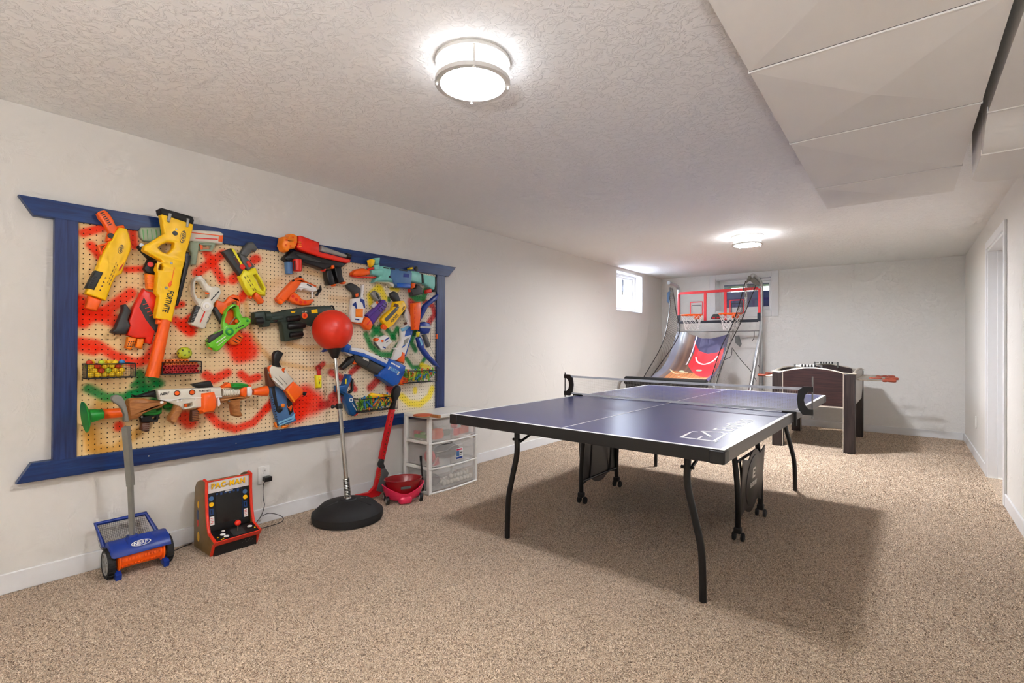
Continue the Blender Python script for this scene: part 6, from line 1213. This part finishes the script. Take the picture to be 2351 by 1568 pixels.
for s_ in (bw * .355, bw * .60): bp_('divider', s_ - .02, s_ + .02, 1.53, 1.95, 'frame_red', 0, .016)
for c_ in (bw * .245, bw * .735):
    for k, (o_, w_, m_) in enumerate(((.10, .014, 'frame_red'), (.075, .008, 'frame_dark'))):
        for q in ((c_ - o_, c_ - o_ + w_, 1.62, 1.62 + o_ * 2), (c_ + o_ - w_, c_ + o_, 1.62, 1.62 + o_ * 2), (c_ - o_, c_ + o_, 1.62 + o_ * 2 - w_, 1.62 + o_ * 2), (c_ - o_, c_ + o_, 1.62, 1.62 + w_)): bp_('target_line', *q, m_, .008, .0095, 0)
for c_, dd in ((bw * .265, .24), (bw * .72, .22)):
    cc_ = bL + bu * c_ + bn * (dd) + V((0, 0, 1.605)); rr2 = .15
    rm = MB().tube([cc_ + V((rr2 * math.cos(a), rr2 * math.sin(a), 0)) for a in [2 * PI * k / 32 for k in range(33)]], .009, 8).build('rim', 'orange', bg_)
    MB().box((-.05, 0, -.05), (.05, .02, .01), Matrix.Translation(bL + bu * c_ + bn * .02 + V((0, 0, 1.60))) @ Matrix.Rotation(math.atan2(bu.y, bu.x), 4, 'Z')).build('rim_plate', 'orange', rm)
    p_ = bL + bu * c_ + V((0, 0, 1.60)); MB().tube([p_ + bn * .01, p_ + bn * (dd - rr2 + .01)], .014, 8).build('rim_arm', 'orange', rm); MB().tube(curve([p_ + bn * .03 + V((0, 0, -.04)), p_ + bn * .07 + V((0, 0, -.10)), p_ + bn * .10 + V((0, 0, -.03))]), .008, 6).build('spring_arm', 'black', rm)
    nn, mm = 12, 6; vs = []; es = []
    for j in range(mm + 1):
        t_ = j / mm; r_ = rr2 * (1 - .42 * t_ ** .8)
        for i in range(nn): a = 2 * PI * (i + .5 * (j % 2)) / nn; vs.append(cc_ + V((r_ * math.cos(a), r_ * math.sin(a), -.008 - .22 * t_)))
    mb = MB(); fs = []
    for j in range(mm - 1):
        for i in range(nn): # diamonds: vertex j,i  -> j+1 -> j+2
            o_ = (j % 2); a_, b_, c2_, d_ = j * nn + i, (j + 1) * nn + (i + o_ - 1) % nn, (j + 1) * nn + (i + o_) % nn, None
            if j + 2 <= mm: fs.append((a_, b_, (j + 2) * nn + i, c2_))
    mb.add(vs, fs); wire(mb.build('hoop_net', 'white', rm, smooth=0, closed=False), .006)
sc_ = MB().prism([(bw * .44, 1.545), (bw * .56, 1.545), (bw * .56, 1.58), (bw * .535, 1.62), (bw * .465, 1.62), (bw * .44, 1.58)], BF, .01, .05, .004).build('scoreboard', 'dark_grey', bg_)
for k in (0, 1): MB().prism([(bw * (.455 + .055 * k), 1.555), (bw * (.49 + .055 * k), 1.555), (bw * (.49 + .055 * k), 1.575), (bw * (.455 + .055 * k), 1.575)], BF, .049, .051).build('display', 'deep_red', sc_)
# tubes
def tb2(name, pts, r, mt='silver'): return MB().tube(pts, r, 12).build(name, mt, bg_)
pr0 = bR + bu * .0 - bn * .025; pl0 = bL - bu * .0 - bn * .025
armR = dep(1724, 636, 6.85); armL = dep(1535, 649, 7.45)
tb2('upright', curve([pr0 + V((0, 0, .02)), pr0 + V((0, 0, 1.0)), pr0 + V((0, 0, 1.85)), pr0 + V((0, 0, 2.03)) + bn * .03, armR + V((.03, .02, .02)), armR]), .026); tb2('upright', curve([pl0 + V((0, 0, .02)), pl0 + V((0, 0, 1.0)), pl0 + V((0, 0, 1.88)), pl0 + V((0, 0, 2.06)) + bn * .05, armL]), .026)
tb2('brace_tube', [pr0 + V((0, 0, 1.35)) + bn * .02, dep(1722, 897, 6.72), dep(1722, 897, 6.72) + (dep(1722, 897, 6.72) - (pr0 + V((0, 0, 1.35)))) * .42], .027); tb2('brace_tube', [pl0 + V((0, 0, 1.35)) + bn * .02, pl0 + V((.0, -.45, .05))], .02)
tb2('cross_wire', [pl0 + V((0, 0, 1.365)), pr0 + V((0, 0, 1.365))], .005, 'grey'); tb2('diagonal_wire', [bL + bu * (bw * .53) + V((0, 0, 1.50)), bL + bu * (bw * .66) + V((0, 0, 1.36))], .003, 'grey')
bA, bB = dep(1437, 873, 6.74), dep(1622, 882, 6.0); bd = (bB - bA).normalized()
tb2('front_foam', [bA, bB], .056, 'foam_black')
for p_, s in ((bA, -1), (bB, 1)):
    tb2('front_leg', curve([p_ - bd * s * .02, p_ + bd * s * .05, p_ + bd * s * .10 + V((0, 0, -.05)), p_ + bd * s * .12 + V((0, 0, -.2)), V((p_.x + bd.x * s * .12, p_.y + bd.y * s * .12, .02))]), .018); q = V((p_.x + bd.x * s * .12, p_.y + bd.y * s * .12, .02)); tb2('floor_rail', [q, V(((pl0 if s < 0 else pr0).x, (pl0 if s < 0 else pr0).y, .02))], .018)
mb = MB(); MB().prism([(0, 0), ((bB - bA).length, 0), ((bB - bA).length, -.30), (0, -.30)], (bA, bd, V((0, 0, 1)), V((bd.y, -bd.x, 0))), -.004, 0).build('front_apron', 'foam_black', bg_)
# printed return ramp, with a daylight highlight painted into its colours
ns, ntt = 240, 150
tl = [dep(1553, 764, 7.6), dep(1570, 762, 7.55), dep(1588, 768, 7.45), dep(1610, 776, 7.35), dep(1630, 777, 7.27), dep(1652, 773, 7.2), dep(1674, 766, 7.1)]; bt = [dep(1488, 867, 6.62), dep(1555, 872, 6.4), dep(1622, 878, 6.12)]
tc_, bcv = curve(tl, 40), curve(bt, 120); pts = []; cols = []
def lerp(a, b, t): return tuple(a[i] + (b[i] - a[i]) * t for i in range(3))
redp = [(.40, .92), (.52, .80), (.68, .76), (.87, .76), (.97, .82), (.97, .52), (.96, .3), (.90, .20), (.76, .22), (.62, .32), (.43, .50), (.44, .66), (.45, .78)]
def inpoly(x, y, P):
    r = False
    for i in range(len(P)):
        (x0, y0), (x1, y1) = P[i - 1], P[i]
        if (y0 > y) != (y1 > y) and x < (x1 - x0) * (y - y0) / (y1 - y0) + x0: r = not r
    return r
for j in range(ntt + 1):
    for i in range(ns + 1):
        s_, t_ = i / ns, j / ntt; p = bcv[min(int(s_ * (len(bcv) - 1)), len(bcv) - 1)].lerp(tc_[min(int(s_ * (len(tc_) - 1)), len(tc_) - 1)], t_)
        p = p + V((0, .5, -.8)) * (.16 * math.sin(PI * t_)) + V((0, -.5, .5)) * (.012 * math.sin(s_ * 34) * (1 - s_) ** 1.2 * (.4 + t_)); pts.append(p)
        c = lerp((128, 128, 142), (104, 78, 66), max(0, min(1, (s_ - .12) / .16))); c = lerp(c, (150, 116, 92), max(0, math.sin(s_ * 46)) * .5 * (.12 < s_ < .45))
        c = lerp(c, (196, 208, 220), max(0, min(1, (t_ - .62) * 3)) * max(0, 1 - abs(s_ - .16) * 5))  # bluish-white daylight highlight painted in at the upper left
        if t_ < .34 - .25 * max(0, .4 - s_) and .24 < s_ < .93: c = (196, 128, 78) if ((s_ + t_ * .12) * 16) % 1 > .08 else (90, 56, 36)
        if s_ > .93: c = (84, 88, 124)
        if t_ > .74 and s_ > .40: c = (74, 74, 104)
        if inpoly(s_, t_, redp): c = (228, 52, 62)
        rr3 = math.hypot((s_ - .69) * .95, (t_ - .74) * 1.1)
        if abs(rr3 - .19) < .012 and t_ < .70: c = (236, 226, 226)
        if abs(t_ - .30 - .05 * math.sin(s_ * 14)) < .012 and .18 < s_ < .5: c = (230, 214, 170)
        if abs(t_ - (.12 + .5 * (s_ - .68) ** 2)) < .009 and .42 < s_ < .92: c = (232, 210, 180)
        if abs(s_ - .41 - .06 * (t_ - .7)) < .008 and t_ > .5: c = (226, 224, 230)
        if math.hypot((s_ - .66), (t_ - .42) * 2.2) < .055: c = (150, 190, 170)
        if math.hypot((s_ - .40), (t_ - .33) * 2.) < .05: c = (200, 210, 180)
        cols.append(lin(c) + (1,))
me = bpy.data.meshes.new('return_ramp'); me.from_pydata([p - V((0, 0, 0)) for p in pts], [], [(j * (ns + 1) + i, j * (ns + 1) + i + 1, (j + 1) * (ns + 1) + i + 1, (j + 1) * (ns + 1) + i) for j in range(ntt) for i in range(ns)])
at = me.color_attributes.new('print', 'FLOAT_COLOR', 'POINT'); at.data.foreach_set('color', np.array(cols, dtype=np.float32).ravel())
fm = bpy.data.materials.new('fabric_print_highlight'); fm.use_nodes = True; N = fm.node_tree; p = N.nodes['Principled BSDF']; p.inputs['Roughness'].default_value = .45; ca = N.nodes.new('ShaderNodeVertexColor'); ca.layer_name = 'print'; N.links.new(ca.outputs[0], p.inputs['Base Color'])
me.materials.append(fm); 
for f in me.polygons: f.use_smooth = True
o = bpy.data.objects.new('return_ramp', me); COL.objects.link(o); attach(o, bg_); so_ = o.modifiers.new('thick', 'SOLIDIFY'); so_.thickness = .003
# side nets
mat('netting', (96, 88, 78), .8)
def sidenet(c1, c2, nu, nv, name='side_net'):
    A_1, B_1 = curve(c1, 12), curve(c2, 12); mb = MB(); vs = []
    g1 = lambda C, t: C[min(int(t * (len(C) - 1)), len(C) - 2)].lerp(C[min(int(t * (len(C) - 1)), len(C) - 2) + 1], t * (len(C) - 1) - min(int(t * (len(C) - 1)), len(C) - 2))
    for j in range(nv + 1):
        for i in range(nu + 1): vs.append(g1(A_1, j / nv).lerp(g1(B_1, j / nv), i / nu))
    ext = len(vs); fs = []
    for j in range(0, nv - 1):
        for i in range(nu):
            if (i + j) % 2 == 0 and i + 1 <= nu and i - 1 >= 0: fs.append((j * (nu + 1) + i, (j + 1) * (nu + 1) + i - 1, (j + 2) * (nu + 1) + i, (j + 1) * (nu + 1) + i + 1))
    mb.add(vs, fs); wire(mb.build(name, 'netting', bg_, smooth=0, closed=False), .004)
    for C in (A_1, B_1): MB().tube(C, .006, 6).build('net_cord', 'black', bg_)
sidenet([dep(1538, 660, 7.4), dep(1536, 720, 7.25), dep(1520, 790, 7.0), dep(1478, 866, 6.62)], [dep(1544, 662, 7.45), dep(1552, 715, 7.5), dep(1558, 770, 7.5), dep(1495, 866, 6.65)], 14, 70)
sidenet([dep(1712, 645, 6.88), dep(1686, 733, 6.6), dep(1655, 800, 6.4), dep(1628, 884, 6.1)], [dep(1736, 654, 6.93), dep(1702, 737, 6.75), dep(1672, 800, 6.55), dep(1641, 890, 6.2)], 10, 70)
MB().add([dep(1718, 634, 6.8), dep(1728, 632, 6.85), dep(1745, 652, 6.9), dep(1735, 655, 6.86), dep(1722, 645, 6.8), dep(1712, 650, 6.8)] + [dep(1718, 634, 6.84), dep(1728, 632, 6.89), dep(1745, 652, 6.94), dep(1735, 655, 6.9), dep(1722, 645, 6.84), dep(1712, 650, 6.84)], [(0, 1, 2, 3, 4, 5), (11, 10, 9, 8, 7, 6)] + [(i, i + 6, (i + 1) % 6 + 6, (i + 1) % 6) for i in range(6)]).build('arm_sleeve', 'screw', bg_)
MB().prism([(0, 0), (.05, .03), (.03, -.16), (.0, -.13)], (dep(1531, 672, 7.35), V((.8, .6, 0)), V((0, 0, 1)), V((.6, -.8, 0))), -.002, .002).build('net_flap', 'steel_blue', bg_)
MB().add([dep(1687, 772, 6.7), dep(1697, 770, 6.75), dep(1703, 790, 6.75), dep(1699, 797, 6.7), dep(1688, 787, 6.68)] + [dep(1687, 772, 6.73), dep(1697, 770, 6.78), dep(1703, 790, 6.78), dep(1699, 797, 6.73), dep(1688, 787, 6.71)], [(0, 1, 2, 3, 4), (9, 8, 7, 6, 5)] + [(i, i + 5, (i + 1) % 5 + 5, (i + 1) % 5) for i in range(5)]).build('sensor_flag', 'grey', bg_)
MB().tube(curve([dep(1682, 800, 6.7), dep(1700, 825, 6.75), dep(1722, 850, 6.85), dep(1737, 875, 6.95)]), .004, 5).build('cable', 'black', bg_); MB().tube(curve([dep(1681, 798, 6.6), dep(1678, 818, 6.6), dep(1662, 828, 6.55), dep(1652, 850, 6.5), dep(1645, 865, 6.4)]), .004, 5).build('cable', 'black', bg_); MB().tube(curve([dep(1741, 838, 7.0), dep(1747, 855, 7.05), dep(1752, 880, 7.05), dep(1750, 905, 7.05)]), .004, 5).build('cable', 'black', bg_); MB().tube(curve([dep(1732, 761, 6.95), dep(1731, 775, 6.95), dep(1727, 783, 6.95)]), .004, 5).build('cable', 'black', bg_)
